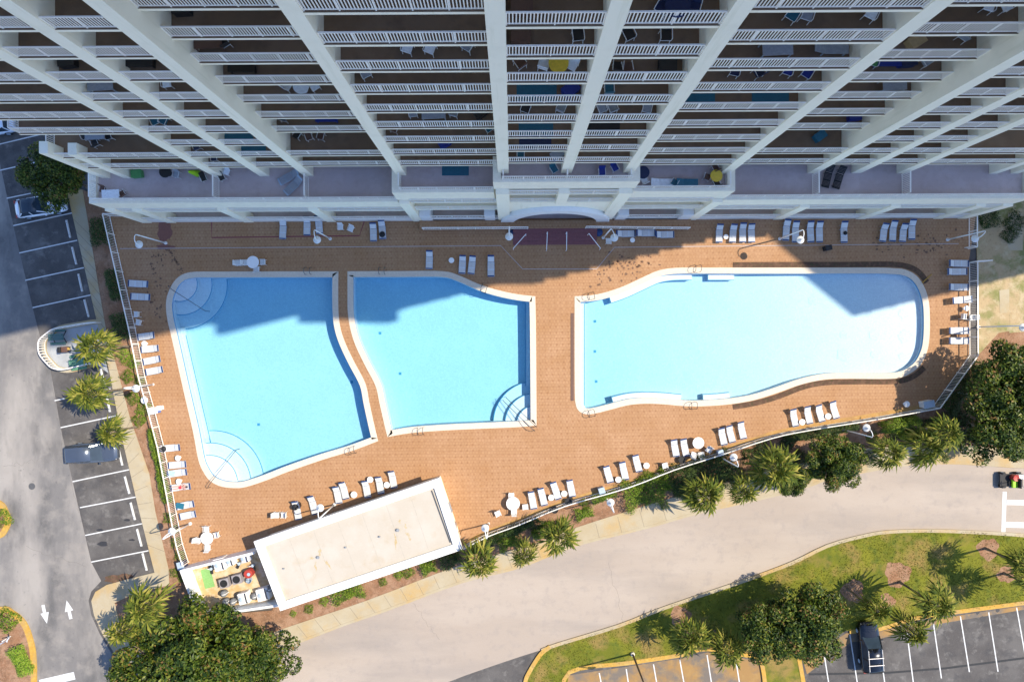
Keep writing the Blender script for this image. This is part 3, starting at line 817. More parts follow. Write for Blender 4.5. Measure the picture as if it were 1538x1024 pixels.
# fin walls
FINS = [(-4.85, 12.97, 0), (0.0, 12.97, 0), (4.8, 12.97, 0), (-13.2, 13.6, -1), (13.2, 13.6, -1), (-21.7, 14.35, -2), (21.7, 14.35, -2), (-25.5, 14.35, -2), (25.5, 14.35, -2), (-29.4, 14.3, -2), (29.4, 14.3, -2)]
for x, f, k in FINS:
    top = {4.85: 18, 4.8: 18, 0.0: 14, 13.2: 18, 21.7: 18, 25.5: 16, 29.4: 16}[abs(x)]
    MB().box(x - FIN / 2, x + FIN / 2, f - 0.03, 18.2, LV(k) + 0.004, LV(top + 1) + 1.1).build('fin_wall', M['paint'], tower)
for x in (-37.3, -39.15, 37.3, 39.15):
    MB().box(x - 0.33, x + 0.33, 14.2, 15.1, LV(-2) + 0.004, LV(0) + (1.75 if abs(x) > 38 else 1.3)).build('fin_wall', M['paint'], tower)
# body of the building behind the balconies
mb = MB(); gl = MB()
for b in BAYS:
    x0, x1 = b[0], b[1]
    if x0 < -30: x0 = -37.8
    if x1 > 30: x1 = 30.3
    base = LV(b[3] - 1) + 0.004
    mb.box(x0 + 0.002, x1 - 0.002, b[2] + 2.3, 29.9, base, LV(b[4] + 1) - 0.31)
    for k in range(b[3] - 1, b[4] + 1):
        gl.box(x0 + 0.9, x1 - 0.9, b[2] + 2.26, b[2] + 2.3, LV(k) + 0.1, LV(k) + 2.3)
mb.box(30.302, 34.1, 16.6, 29.9, LV(-2) + 0.004, LV(12)); mb.box(34.102, 37.8, 16.6, 29.9, LV(-2) + 0.004, LV(4)); mb.box(-40.2, 40.2, 14.0, 29.9, 0.0, LV(-3) - 0.2)
mb.box(-13.9, 13.9, 14.2, 29.8, LV(-3), LV(-2) - 0.2)
mb.build('building_core', M['paint'], tower)
g = gl.build('sliding_doors', M['glass'], tower); g['kind'] = 'stuff'
# balcony railings: one mesh per bay, a part for each balcony in view
rest = MB()
for b in BAYS:
    x0b, x1b = b[0] + FIN / 2, b[1] - FIN / 2
    cache = {}
    for k in range(b[3], b[4] + 1):
        outer = abs(b[0] + b[1]) > 60
        if outer and k == 1: continue
        e0, e1 = ext(b, k)
        x0 = x0b if e0 == b[0] else e0 + 0.05; x1 = x1b if e1 == b[1] else e1 - 0.05
        f = front(b, k) + 0.09
        seen = k <= 8 if b[3] >= 0 else k <= 7
        if outer: seen = k <= (5 if b[0] < 0 else 2)
        tgt = None
        if seen:
            key = (round(x0, 2), round(x1, 2), f)
            if key not in cache:
                mb = rail_bars(MB(), x1 - x0, ox=x0, oy=f)
                if outer:
                    xe = x0 if b[0] < 0 else x1
                    rail_bars(mb, 2.1, axis='y', ox=xe, oy=f + 0.03)
                cache[key] = mb.mesh('balcony_railing', M['rail'])
            link_mesh('balcony_railing', cache[key], tower, (0, 0, LV(k)))
        else:
            rest.box(x0, x1, f - 0.035, f + 0.035, LV(k) + 1.0, LV(k) + 1.07)
            n = int((x1 - x0) / 0.29)
            for i in range(n + 1): rest.box(x0 + i * 0.29, x0 + i * 0.29 + 0.06, f - 0.012, f + 0.012, LV(k), LV(k) + 1.0)
o = rest.build('balcony_railing', M['rail'], tower); o['kind'] = 'stuff'

# ---- stepped podium with its terraces
PODS = [(-5.65, 5.65, 12.2, LV(0), 12.0), (-13.95, -5.65, 12.1, LV(-1), 8.5), (5.65, 13.95, 12.1, LV(-1), 8.5), (-40.45, -13.95, 12.0, LV(-2), 6.1), (13.95, 40.45, 12.0, LV(-2), 6.1)]
for x0, x1, f, z, zb in PODS:
    fl = MB().box(x0 + 0.003, x1 - 0.003, f + 0.3, 16.9, z - 0.25, z); two_mat(fl.build('terrace_floor', M['paint'], tower), M['terrace'])
    top = z + 0.35
    MB().box(x0, x1, f, f + 0.298, zb, top).build('fascia', M['paint_gray'], tower)
    for xe, s in ((x0, 1), (x1, -1)):
        if abs(xe) in (5.65, 40.45) and (z == LV(0) or abs(xe) > 40) or (abs(xe) == 13.95 and z == LV(-1)):
            a, b2 = sorted((xe, xe + s * 0.62))
            MB().box(a, b2, f + 0.299, 14.2 if abs(xe) < 40 else 17.0, zb + 0.01, top - 0.003).build('parapet', M['paint_gray'], tower)
    # railing on the fascia, set behind its edge
    L0 = x0 + (0.7 if z == LV(0) or x0 < -40 or (z == LV(-1) and x0 < 0) else 0.05); L1_ = x1 - (0.7 if z == LV(0) or x1 > 40 or (z == LV(-1) and x1 > 0) else 0.05)
    mb = rail_bars(MB(), L1_ - L0, h=1.0, ox=L0, oy=f + 0.2, oz=top, pitch=0.16)
    mb.build('terrace_railing', M['rail'], tower)
for x, z, y0, y1 in [(-29.4, LV(-2), 12.35, 14.2), (29.4, LV(-2), 12.35, 14.2), (-21.7, LV(-2), 12.35, 14.2), (21.7, LV(-2), 12.35, 14.2), (-39.85, LV(-2), 12.35, 16.5), (39.85, LV(-2), 12.35, 16.5), (-13.25, LV(-1), 12.45, 13.5), (13.25, LV(-1), 12.45, 13.5), (-4.85, LV(0), 12.5, 12.9), (4.8, LV(0), 12.5, 12.9), (0, LV(0), 12.5, 12.9)]:
    mb = rail_bars(MB(), y1 - y0, h=1.35, axis='y', ox=x, oy=y0, oz=z, pitch=0.16); mb.box(x - 0.05, x + 0.05, y0, y1, z + 1.3, z + 1.36)
    mb.build('terrace_divider', M['rail'], tower)
# galleries under the terraces
LC = [-40.0, -37.6, -30.0, -21.9, -13.4, -4.95, 4.95, 13.4, 21.9, 30.0, 37.6, 40.0]
for x in LC:
    zt = 12.0 if abs(x) < 5 else (8.5 if abs(x) < 13.6 and False else 6.1)
    if 13 < abs(x) < 14: zt = 8.45
    w = 1.1 if abs(x) < 5 else 0.9
    MB().box(x - w / 2, x + w / 2, 11.78, 12.6, 0.005, zt - 0.01).build('column', M['paint'], tower)
MB().box(-0.45, 0.45, 11.80, 12.6, 7.7, 11.99).build('column', M['paint'], tower)
def gal(x0, x1, z, f):
    MB().box(x0, x1, f, 14.3, z - 0.22, z).build('gallery_slab', M['paint'], tower)
    rail_bars(MB(), x1 - x0 - 0.04, ox=x0 + 0.02, oy=f + 0.06, oz=z).build('gallery_railing', M['rail'], tower)
for a, b in ((-4.4, -0.46), (0.46, 4.4)):
    for k in (-1, -2): gal(a, b, LV(k), 12.0)
for a, b in ((-12.9, -5.52), (5.52, 12.9)):
    for k in (-2, -3): gal(a, b, LV(k), 11.98)
segs = [-39.5, -38.08, -37.1, -30.5, -29.5, -22.4, -21.4, -13.9]
for s in (-1, 1):
    for i in range(0, 8, 2):
        a, b = sorted((s * segs[i], s * segs[i + 1]))
        gal(a, b, LV(-3), 11.9)
        rail_bars(MB().box(a, b, 11.84, 12.0, 0.0, 0.95), b - a, ox=a, oy=11.92, oz=0.95).build('gallery_railing', M['rail'], tower)
    a, b = sorted((s * 12.9, s * 5.52)); rail_bars(MB().box(a, b, 11.86, 12.0, 0.0, 0.95), b - a, ox=a, oy=11.95, oz=0.95).build('gallery_railing', M['rail'], tower)
    for xx in (s * 6.3, s * 12.4):
        MB().box(xx - 0.5, xx + 0.5, 11.75, 12.8, 0.0, 2.9).build('pier', M['white'], tower)
MB().box(-40, 40, 12.02, 13.99, 0.005, 0.03).build('gallery_floor', M['terrace'], tower)
# arched entrance
def ellipse(a, h, n=36): return [(a * cos(pi * k / n), h * sin(pi * k / n)) for k in range(n + 1)]
def arch(outer, inner, y0, y1, name, m, base=0.0):
    n = len(inner); mb = MB(); vs = []
    for y in (y0, y1):
        vs += [(x, y, base + z) for x, z in outer] + [(x, y, base + z) for x, z in inner]
    fs = []
    for k in range(n - 1):
        fs += [(k, k + 1, n + k + 1, n + k)[::-1], (2 * n + k, 2 * n + k + 1, 3 * n + k + 1, 3 * n + k), (k, 2 * n + k, 2 * n + k + 1, k + 1), (n + k, n + k + 1, 3 * n + k + 1, 3 * n + k)]
    return mb.add(vs, fs).build(name, m, tower)
inner = ellipse(4.05, 4.9)
sq = []
for x, z in ellipse(1, 1):
    q = max(abs(x), abs(z)); sq.append((x / q * 4.4, z / q * 7.65))
arch(sq, ellipse(5.2, 6.3) and [(min(4.39, max(-4.39, x)), min(7.6, z)) for x, z in ellipse(4.6, 5.6)], 12.0, 12.4, 'entrance_wall', M['paint'])
arch(ellipse(5.3, 6.0), inner, 11.55, 12.39, 'entrance_arch', M['white'])
MB().box(-4.4, 4.4, 13.4, 13.5, 0, 6).build('entrance_glass', M['glass'], tower)
mb = MB()
for x in (-3.6, -2.2, -0.75, 0.75, 2.2, 3.6): mb.box(x - 0.06, x + 0.06, 13.3, 13.39, 0, 5.5)
mb.box(-4.3, 4.3, 13.28, 13.39, 2.4, 2.6); mb.box(-4.3, 4.3, 12.9, 13.39, 0.62, 0.9)
mb.build('entrance_frame', M['white'], tower)
# landing and steps in front of the entrance
ld = MB()
ld.box(-13.2, 13.2, 10.95, 11.75, 0.002, 0.62)
ld.build('landing', M['deck'], tower)
for i in range(4):
    MB().box(-4.1, 4.1, 10.95 - 0.38 * (i + 1), 10.95 - 0.38 * i, 0.002, 0.62 - 0.15 * (i + 1) + 0.06).build('step', cmat('step_tile', (0.20, 0.07, 0.07), 0.8), tower)

# ---- hidden twin tower outside the frame: its shadow falls across the shallow end
nb = thing('neighbouring_tower', 'pale high-rise standing beyond the right edge, seen only by its shadow', 'apartment building', (74.9, 12.7, 0), atan2(7.4, -8.8))
MB().box(0, 46, -18, 0, 0, 54.0).build('wall', M['paint'], nb)
mb = MB()
for k in range(18): mb.box(-0.1, 46.1, -0.02, 0.12, k * 3.05 - 0.1, k * 3.05 + 0.12)
mb.build('floor_slab', M['paint'], nb)

# ------------------------------------------------------------------ furniture on the balconies
def tw(px, py, z):
    return P(px, py, z)


def chair_parts(root, m, scale=1.0):
    s = scale
    f = MB()
    for sx in (-1, 1):
        for sy in (-1, 1): f.tube([(sx * .24 * s, sy * .24 * s, 0), (sx * .22 * s, sy * .22 * s, .42 * s)], .018, 6)
        f.tube([(sx * .26 * s, -.26 * s, .62 * s), (sx * .26 * s, .24 * s, .62 * s)], .02, 6)
        f.tube([(sx * .26 * s, -.26 * s, .40 * s), (sx * .26 * s, -.26 * s, .62 * s)], .018, 6)
    f.tube([(-.26 * s, .24 * s, .40 * s), (.26 * s, .24 * s, .40 * s)], .016, 6); f.tube([(-.26 * s, -.26 * s, .40 * s), (.26 * s, -.26 * s, .40 * s)], .016, 6)
    f.build('frame', M['white'] if m not in (M['black'],) else m, root)
    MB().obox((0, -.01, .43 * s), (.5 * s, .5 * s, .04)).build('seat', m, root)
    MB().obox((0, .28 * s, .68 * s), (.5 * s, .04, .52 * s), Matrix.Rotation(radians(-14), 3, 'X')).build('backrest', m, root)


def make_chair(label, col, loc, rz, group=None):
    r = thing('patio_chair', label, 'chair', loc, rz, group); chair_parts(r, col); return r


def make_round_table(label, m, loc, r=0.55, h=0.72, group=None, legs=True):
    t = thing('round_table', label, 'table', loc, 0, group)
    MB().lathe([(r * .97, h - .03), (r, h - .015), (r * .985, h)], n=28).build('table_top', m, t)
    MB().lathe([(r * .45, 0), (r * .42, .03), (.05, .06), (.045, h - .03)], n=14).build('pedestal', m, t)
    return t


def make_square_table(label, m, loc, w, d, rz=0):
    t = thing('patio_table', label, 'table', loc, rz)
    MB().box(-w / 2, w / 2, -d / 2, d / 2, .68, .72).build('table_top', m, t)
    for sx in (-1, 1):
        for sy in (-1, 1): MB().box(sx * (w / 2 - .06) - .03, sx * (w / 2 - .06) + .03, sy * (d / 2 - .06) - .03, sy * (d / 2 - .06) + .03, 0, .68).build('leg', m, t)
    return t


STOREY = {-2: 'second', -1: 'third', 0: 'fourth', 1: 'fifth', 2: 'sixth', 3: 'seventh', 4: 'eighth', 5: 'ninth', 6: 'tenth', 7: 'eleventh', 8: 'twelfth'}
furn = [  # px, py, level, kind, colour, where
    (817, 97, 6, 'chair', 'white', 'left of the yellow table, central bay'), (839, 95, 6, 'rtable', 'yellow', 'between two white chairs, central bay'), (860, 97, 6, 'chair', 'white', 'right of the yellow table, central bay'),
    (806, 134, 5, 'rug', 'teal', 'central left bay'), (857, 134, 5, 'box', 'blue', 'central left bay beside a fin wall'), (904, 134, 5, 'chair', 'teal', 'central right bay'), (843, 162, 4, 'chair', 'grey', 'central left bay'), (790, 162, 4, 'chair', 'dark', 'central left bay at its left'),
    (897, 162, 4, 'chair', 'grey', 'central right bay at its left'), (920, 162, 4, 'chair', 'grey', 'central right bay in its middle'), (972, 162, 4, 'chair', 'grey', 'central right bay at its right'),
    (805, 190, 3, 'rug', 'teal', 'central left bay, striped'), (905, 189, 3, 'rug', 'dark', 'central right bay'), (804, 211, 2, 'rug', 'navy', 'central left bay'), (782, 232, 1, 'chair', 'teal', 'central left bay'), (838, 232, 1, 'box', 'grey', 'central left bay'),
    (832, 254, 0, 'chair', 'teal', 'central terrace at its left'), (904, 258, 0, 'chair', 'blue', 'central terrace in the middle'), (923, 252, 0, 'chair', 'blue', 'central terrace at its right'),
    (942, 51, 7, 'chair', 'dark', 'central right bay at its left'), (1000, 52, 7, 'chair', 'dark', 'central right bay at its right'), (868, 52, 7, 'chair', 'dark', 'central left bay'), (765, 53, 7, 'box', 'brown', 'central left bay at its left end'), (1018, 8, 8, 'rtable', 'navy', 'central right bay'), (996, 10, 8, 'chair', 'navy', 'left of the navy table'), (1042, 10, 8, 'chair', 'navy', 'right of the navy table'),
    (768, 9, 8, 'box', 'brown', 'central left bay'), (767, 95, 6, 'chair', 'brown', 'central left bay at its left end'), (925, 101, 6, 'chair', 'dark', 'central right bay at its left'), (942, 102, 6, 'chair', 'brown', 'central right bay in its middle'), (1003, 97, 6, 'box', 'dark', 'central right bay at its right'),
    (1104, 106, 5, 'chair', 'navy', 'right middle bay at its left'), (1140, 108, 5, 'chair', 'navy', 'right middle bay beside another navy chair'), (1046, 141, 4, 'rug', 'teal', 'right middle bay at its left'), (1157, 141, 4, 'rug', 'teal', 'right middle bay at its right'),
    (612, 71, 6, 'chair', 'white', 'left middle bay, first of two white chairs'), (646, 72, 6, 'chair', 'white', 'left middle bay, second of two white chairs'), (703, 68, 6, 'chair', 'grey', 'left middle bay at its right end'), (536, 109, 5, 'chair', 'grey', 'left middle bay at its left end'),
    (452, 129, 3, 'rtable', 'white', 'left recessed bay'), (431, 129, 3, 'chair', 'white', 'left of the white round table, recessed bay'), (472, 129, 3, 'chair', 'white', 'right of the white round table, recessed bay'),
    (651, 169, 3, 'table', 'grey', 'left middle bay'), (620, 169, 3, 'chair', 'grey', 'left middle bay left of the grey table'), (682, 169, 3, 'chair', 'grey', 'left middle bay right of the grey table'), (722, 168, 3, 'box', 'dark', 'left middle bay at its right end'), (490, 177, 1, 'bench', 'blue', 'left recessed bay'), (424, 177, 1, 'chair', 'navy', 'left recessed bay at its left end'),
    (438, 203, 0, 'chair', 'dark', 'left recessed bay at its left end'), (464, 205, 0, 'chair', 'brown', 'left recessed bay, first of two brown chairs'), (482, 205, 0, 'chair', 'brown', 'left recessed bay, second of two brown chairs'),
    (734, 192, 2, 'chair', 'teal', 'left middle bay'), (590, 193, 2, 'chair', 'brown', 'left middle bay at its left'), (667, 214, 1, 'box', 'blue', 'left middle bay'), (684, 252, -1, 'rug', 'teal', 'left middle terrace'),
    (1191, 21, 7, 'chair', 'teal', 'right middle bay, first of a pair'), (1213, 21, 7, 'chair', 'grey', 'right middle bay, second of a pair'), (1310, 19, 7, 'chair', 'white', 'right middle bay at its right end'), (1168, 71, 6, 'table', 'grey', 'right middle bay at its left'), (1250, 71, 6, 'lounge', 'grey', 'right middle bay at its right'),
    (1184, 105, 5, 'chair', 'blue', 'right middle bay, first of two blue chairs'), (1213, 109, 5, 'chair', 'blue', 'right middle bay, second of two blue chairs'),
    (1487, 8, 6, 'chair', 'white', 'right recessed bay, first of a pair'), (1512, 8, 6, 'chair', 'white', 'right recessed bay, second of a pair'), (1449, 53, 5, 'chair', 'grey', 'right recessed bay'), (1377, 61, 5, 'box', 'tan', 'right recessed bay'),
    (1313, 92, 4, 'chair', 'green', 'right recessed bay'), (1336, 92, 4, 'bench', 'blue', 'right recessed bay beside the green chair'), (1365, 91, 4, 'box', 'navy', 'right recessed bay'), (1391, 92, 4, 'chair', 'grey', 'right recessed bay at its right end'),
    (1344, 126, 3, 'table', 'grey', 'right recessed bay'), (1284, 174, 1, 'box', 'blue', 'right recessed bay'), (1232, 204, 0, 'box', 'teal', 'right recessed bay'),
    (340, 258, -2, 'chair', 'white', 'left wing terrace beside a divider'), (333, 266, -2, 'chair', 'dark', 'left wing terrace below a white chair'), (265, 262, -2, 'chair', 'grey', 'left wing terrace beside the round dark table'), (248, 258, -2, 'rtable', 'dark', 'left wing terrace'), (306, 267, -2, 'chair', 'dark', 'left wing terrace beside the lime umbrella'),
    (166, 292, -2, 'table', 'white', 'left end terrace corner'), (154, 285, -2, 'chair', 'brown', 'left end terrace corner, left of the white table'), (184, 291, -2, 'chair', 'brown', 'left end terrace corner, right of the white table'), (205, 261, -2, 'box', 'green', 'left end terrace beside a fin wall'),
    (966, 259, -1, 'rtable', 'navy', 'right middle terrace'), (968, 271, -1, 'chair', 'white', 'right middle terrace below the navy table'), (995, 274, -1, 'lounge', 'white', 'right middle terrace along the railing'), (1013, 274, -1, 'chair', 'teal', 'right middle terrace between two loungers'), (1033, 274, -1, 'lounge', 'teal', 'right middle terrace along the railing'),
    (1076, 264, -1, 'rtable', 'yellow', 'right middle terrace corner'), (1062, 266, -1, 'chair', 'brown', 'right middle terrace beside the yellow table'), (1074, 252, -1, 'chair', 'brown', 'right middle terrace above the yellow table'), (1076, 275, -1, 'chair', 'dark', 'right middle terrace below the yellow table'),
    (142, 202, 0, 'table', 'grey', 'left outer terrace'), (122, 203, 0, 'chair', 'dark', 'left outer terrace, left of the table'), (143, 215, 0, 'chair', 'dark', 'left outer terrace, below the table'), (163, 204, 0, 'chair', 'dark', 'left outer terrace, right of the table'),
    (84, 91, 5, 'box', 'dark', 'left wing bay'), (200, 92, 5, 'bench', 'dark', 'left wing bay beside the wide fin'), (150, 126, 4, 'table', 'grey', 'left wing bay'), (235, 124, 4, 'chair', 'white', 'left wing bay beside the wide fin'), (227, 181, 2, 'chair', 'teal', 'left wing bay, first of a pair'), (246, 181, 2, 'chair', 'teal', 'left wing bay, second of a pair'),  # the first dark box stands in for a shaded recess
    (358, 200, 1, 'rug', 'teal', 'left wing bay beside the wide fin'), (378, 219, 0, 'rug', 'teal', 'left wing bay beside the wide fin'), (290, 220, 0, 'chair', 'navy', 'left wing bay'), (322, 238, -1, 'chair', 'navy', 'left wing bay'), (270, 11, 6, 'box', 'dark', 'left recessed bay at its left end'), (312, 62, 5, 'table', 'brown', 'left recessed bay'), (336, 64, 5, 'chair', 'dark', 'left recessed bay'), (362, 101, 4, 'bench', 'black2', 'left recessed bay')]
COLOURS['black2'] = (0.02, 0.015, 0.012)
KN = {'chair': 'chair', 'rtable': 'round table', 'table': 'table', 'rug': 'rug', 'box': 'storage box', 'bench': 'bench', 'lounge': 'lounge chair'}
PROTO = {}
rf = random.Random(4)
for (px, py, k, kind, c, where) in furn:
    z = LV(k); h = {'chair': .45, 'rtable': .7, 'table': .7, 'rug': 0, 'box': .4, 'bench': .45, 'lounge': .4}[kind]
    p = tw(px, py, z + h); p.z = z + 0.002
    for b in BAYS:
        if b[0] <= p.x - TX <= b[1] and k >= b[3]: p.y = max(p.y, front(b, k) + .5); p.x = min(max(p.x, TX + b[0] + 1.0), TX + b[1] - 1.0)
    cn = 'black' if c == 'black2' else c
    label = f"{cn} {KN[kind]}, {STOREY[k]} storey, {where}"
    m = colour(c)
    rz = rf.uniform(-0.6, 0.6) + (pi if rf.random() < .3 else 0)
    g = 'balcony and terrace furniture'
    key = (kind, c)
    if kind in ('chair', 'rtable') and key in PROTO:
        dup(PROTO[key], label, p, rz); continue
    if kind == 'chair': o = make_chair(label, m, p, rz)
    elif kind == 'rtable': o = make_round_table(label, m, p, 0.52 if c != 'yellow' else 0.5)
    elif kind == 'table': o = make_square_table(label, m, p, 1.5, 0.8, 0.05)
    elif kind == 'rug':
        o = MB().box(-1.1, 1.1, -0.65, 0.65, 0.0, 0.012).build('rug', m); o.location = p; tag(o, label, 'rug')
    elif kind == 'box':
        o = thing('storage_box', label, 'box', p, rz * .2); MB().box(-.42, .42, -.3, .3, 0, .44).build('body', m, o); MB().box(-.45, .45, -.33, .33, .44, .5).build('lid', m, o)
    elif kind == 'bench':
        o = thing('bench', label, 'bench', p, 0); MB().box(-.8, .8, -.28, .28, .36, .44).build('seat', m, o); MB().box(-.8, .8, .24, .32, .44, .85).build('backrest', m, o)
        MB().box(-.74, -.66, -.24, .24, 0, .36).build('leg', m, o); MB().box(.66, .74, -.24, .24, 0, .36).build('leg', m, o)
    elif kind == 'lounge':
        o = thing('lounge_chair', label, 'lounger', p, pi / 2); MB().box(-.3, .3, -.85, .3, .3, .36).build('seat', m, o); MB().obox((0, .62, .48), (.6, .72, .05), Matrix.Rotation(radians(24), 3, 'X')).build('backrest', m, o)
        for sx in (-.26, .26):
            for sy in (-.7, .4): MB().box(sx - .03, sx + .03, sy - .03, sy + .03, 0, .3).build('leg', m, o)
    if kind in ('chair', 'rtable'): PROTO[key] = o
# closed lime umbrella leaning on the left wing terrace
p = tw(294, 259, LV(-2) + .8); p.z = LV(-2)
u = thing('closed_umbrella', 'folded lime green umbrella standing on the left wing terrace', 'umbrella', p)
MB().tube([(0, 0, 0.05), (0, -.25, 2.1)], .025, 8).build('pole', M['white'], u)
MB().tube([(0, -.02, .5), (0, -.1, 1.1), (0, -.22, 1.9), (0, -.25, 2.1)], .32, 9, .04).build('canopy', colour('lime'), u)
MB().lathe([(.28, 0), (.26, .06), (.05, .1)]).build('base', M['black'], u)
# ------------------------------------------------------------------ sun loungers
def make_lounger(label, strap=None, frame=None, name='sun_lounger'):
    strap = strap or M['sling']; frame = frame or M['slate']
    r = thing(name, label, 'lounger')
    f = MB()
    for sx in (-.31, .31):
        f.tube([(sx, -.98, .30), (sx, .30, .30)], .022, 6)
    for y in (-.98, -.35, .30): f.tube([(-.31, y, .30), (.31, y, .30)], .02, 6)
    for sx in (-.29, .29):
        for y in (-.8, .22): f.tube([(sx, y, .0), (sx, y, .30)], .02, 6)
        f.tube([(sx, .30, .30), (sx, .92, .62)], .022, 6); f.tube([(sx, .62, .0), (sx, .60, .46)], .018, 6)
    f.tube([(-.29, .92, .62), (.29, .92, .62)], .02, 6)
    f.build('frame', frame, r)
    s = MB()
    for k in range(11):
        y0 = -.86 + k * .105
        s.box(-.305, .305, y0, y0 + .082, .315, .33)
    s.build('seat', strap, r)
    m = Matrix.Rotation(math.atan2(.32, .62), 3, 'X'); b = MB()
    for k in range(5):
        t = .06 + k * .112
        c = Vector((0, .30, .335)) + m @ Vector((0, t + .04, 0)); b.obox(c, (.61, .10, .015), m)
    b.build('backrest', strap, r)
    h = MB(); c = Vector((0, .30, .35)) + m @ Vector((0, .635, 0)); h.obox(c, (.61, .17, .03), m)
    bm_ = M['navy'] if strap is M['sling'] else frame
    h.build('head_band', bm_, r); MB().box(-.305, .305, -.975, -.875, .315, .335).build('foot_band', bm_, r)
    return r


rows = [
 ('row along the left building wall', [((424.8, 329), (424.3, 358.6)), ((460.4, 325), (461, 353)), ((477, 325), (480, 349)), ((560, 335.7), (561, 360.7)), ((572.5, 330.4), (575, 358.6))]),
 ('row above the middle pool', [((645, 376), (644.5, 403.5)), ((695, 384), (693.8, 409.5)), ((710, 384.5), (707.5, 410.3)), ((737.3, 383), (737.5, 414.8))]),
 ('line below the right landing rail', [((925, 350.7), (953.8, 350.7)), ((955, 349.7), (984, 349.7)), ((984, 352), (1012, 352))]),
 ('half-sunlit set above the long pool', [((1081.7, 337), (1080, 363)), ((1102.8, 337), (1100, 363)), ((1116.5, 334.4), (1115.4, 363.4)), ((1129, 335.7), (1129, 363.4))]),
 ('lamp-side set above the long pool', [((1183.4, 329), (1180, 360.7)), ((1196, 331.7), (1194.7, 363.4)), ((1217.6, 331.7), (1218, 363.4)), ((1231.6, 332), (1231, 363.4)), ((1268.5, 332), (1268, 364))]),
 ('set nearest the right building corner', [((1330.5, 335.7), (1325.7, 362)), ((1343.7, 331), (1340.5, 362)), ((1359.5, 335.7), (1355.5, 362.6)), ((1371.4, 329), (1369.5, 359.4))]),
 ('column along the right fence', [((1424, 395), (1454.4, 395.8)), ((1420.7, 407.7), (1453, 407.7)), ((1424, 430.6), (1454, 431.4)), ((1429, 451.7), (1459.7, 449)), ((1424, 496.5), (1454.4, 496.5)), ((1424, 511.6), (1454.4, 511.6))]),
 ('shaded upper part of the left fence', [((224, 427), (192.5, 425.3)), ((226.8, 446.4), (196.4, 445))]),
 ('sunlit set by the left fence', [((233, 502.6), (207, 506.6)), ((239.4, 522.4), (212, 525)), ((242, 538), (215, 543.5)), ((245.7, 554), (219, 559))]),
 ('sunny lower part of the left fence', [((271.6, 671.4), (241, 674)), ((280.8, 696.4), (253, 699)), ((282, 708), (252, 712)), ((287.4, 729.4), (257, 733)), ((292.7, 755.8), (265, 761)), ((295.3, 771), (270, 776))]),
 ('row above the white-roofed pool house', [((442.8, 751.8), (448.6, 779.5)), ((465.7, 744), (473.6, 771.6)), ((504, 732), (509, 753)), ((513, 724), (519.7, 748)), ((547.4, 721.5), (552.7, 746.5)), ((567.7, 716), (572.5, 740)), ((587, 707), (592, 732))]),
 ('set of four between two lower-fence tables', [((797, 737), (802, 763.7)), ((811.4, 732), (818, 758.4)), ((830, 723), (839, 749)), ((855, 720), (860, 745))]),
 ('set of three along the lower fence', [((910, 699), (917, 724)), ((934, 692.5), (940, 720)), ((954, 683), (960, 707))]),
 ('pair beside the table under the long pool', [((1011.8, 659.5), (1016, 684.6)), ((1026, 658), (1031, 684.6))]),
 ('set right of the table under the long pool', [((1083, 642), (1088, 667.4)), ((1095, 640), (1100, 662)), ((1112, 633), (1117, 658))]),
 ('lower right set below the long pool', [((1190.7, 613.4), (1195.5, 639.8)), ((1212, 609.4), (1216.6, 635.8)), ((1229, 608), (1235, 632)), ((1250, 602), (1256.7, 628))])]
proto = None; LOUNGE = {}
for desc, items in rows:
    vert = 'column' in desc or 'left fence' in desc
    for i, (a, b) in enumerate(items):
        A = P(*a, .5); B = P(*b, .3); d = A - B; rz = atan2(d.y, d.x) - pi / 2; c = (A + B) / 2; c.z = 0.002
        lab = f"white strap lounger, {ORD[i]} from the {'top' if vert else 'left'}, {desc}"
        if proto is None:
            proto = make_lounger(lab); proto.location = c; proto.rotation_euler.z = rz; proto['group'] = 'pool loungers'; o = proto
        else: o = dup(proto, lab, c, rz, 'pool loungers')
        k = max(.92, min(1.12, hypot(d.x, d.y) / 1.9)); o.scale = (1, k, 1); LOUNGE[(desc, i)] = o
gl_ = make_lounger('grey lounger, upper of two on the left wing terrace', colour('grey'), M['slate']); A = P(446, 259, 8.3); B = P(422, 272, 8.3); c = (A + B) / 2; c.z = LV(-2) + .002; gl_.location = c; gl_.rotation_euler.z = atan2((A - B).y, (A - B).x) - pi / 2
A = P(452, 268, 8.3); B = P(430, 289, 8.3); c = (A + B) / 2; c.z = LV(-2) + .002
dup(gl_, 'grey lounger, lower of two on the left wing terrace', c, atan2((A - B).y, (A - B).x) - pi / 2)
bl = make_lounger('black lounger, left of two on the right wing terrace', M['black'], M['black'], 'sun_lounger'); A = P(1247, 250, 8.3); B = P(1240, 279, 8.3); c = (A + B) / 2; c.z = LV(-2) + .002; bl.location = c; bl.rotation_euler.z = atan2((A - B).y, (A - B).x) - pi / 2
A = P(1265, 252, 8.3); B = P(1256, 281, 8.3); c = (A + B) / 2; c.z = LV(-2) + .002
dup(bl, 'black lounger, right of two on the right wing terrace', c, atan2((A - B).y, (A - B).x) - pi / 2)

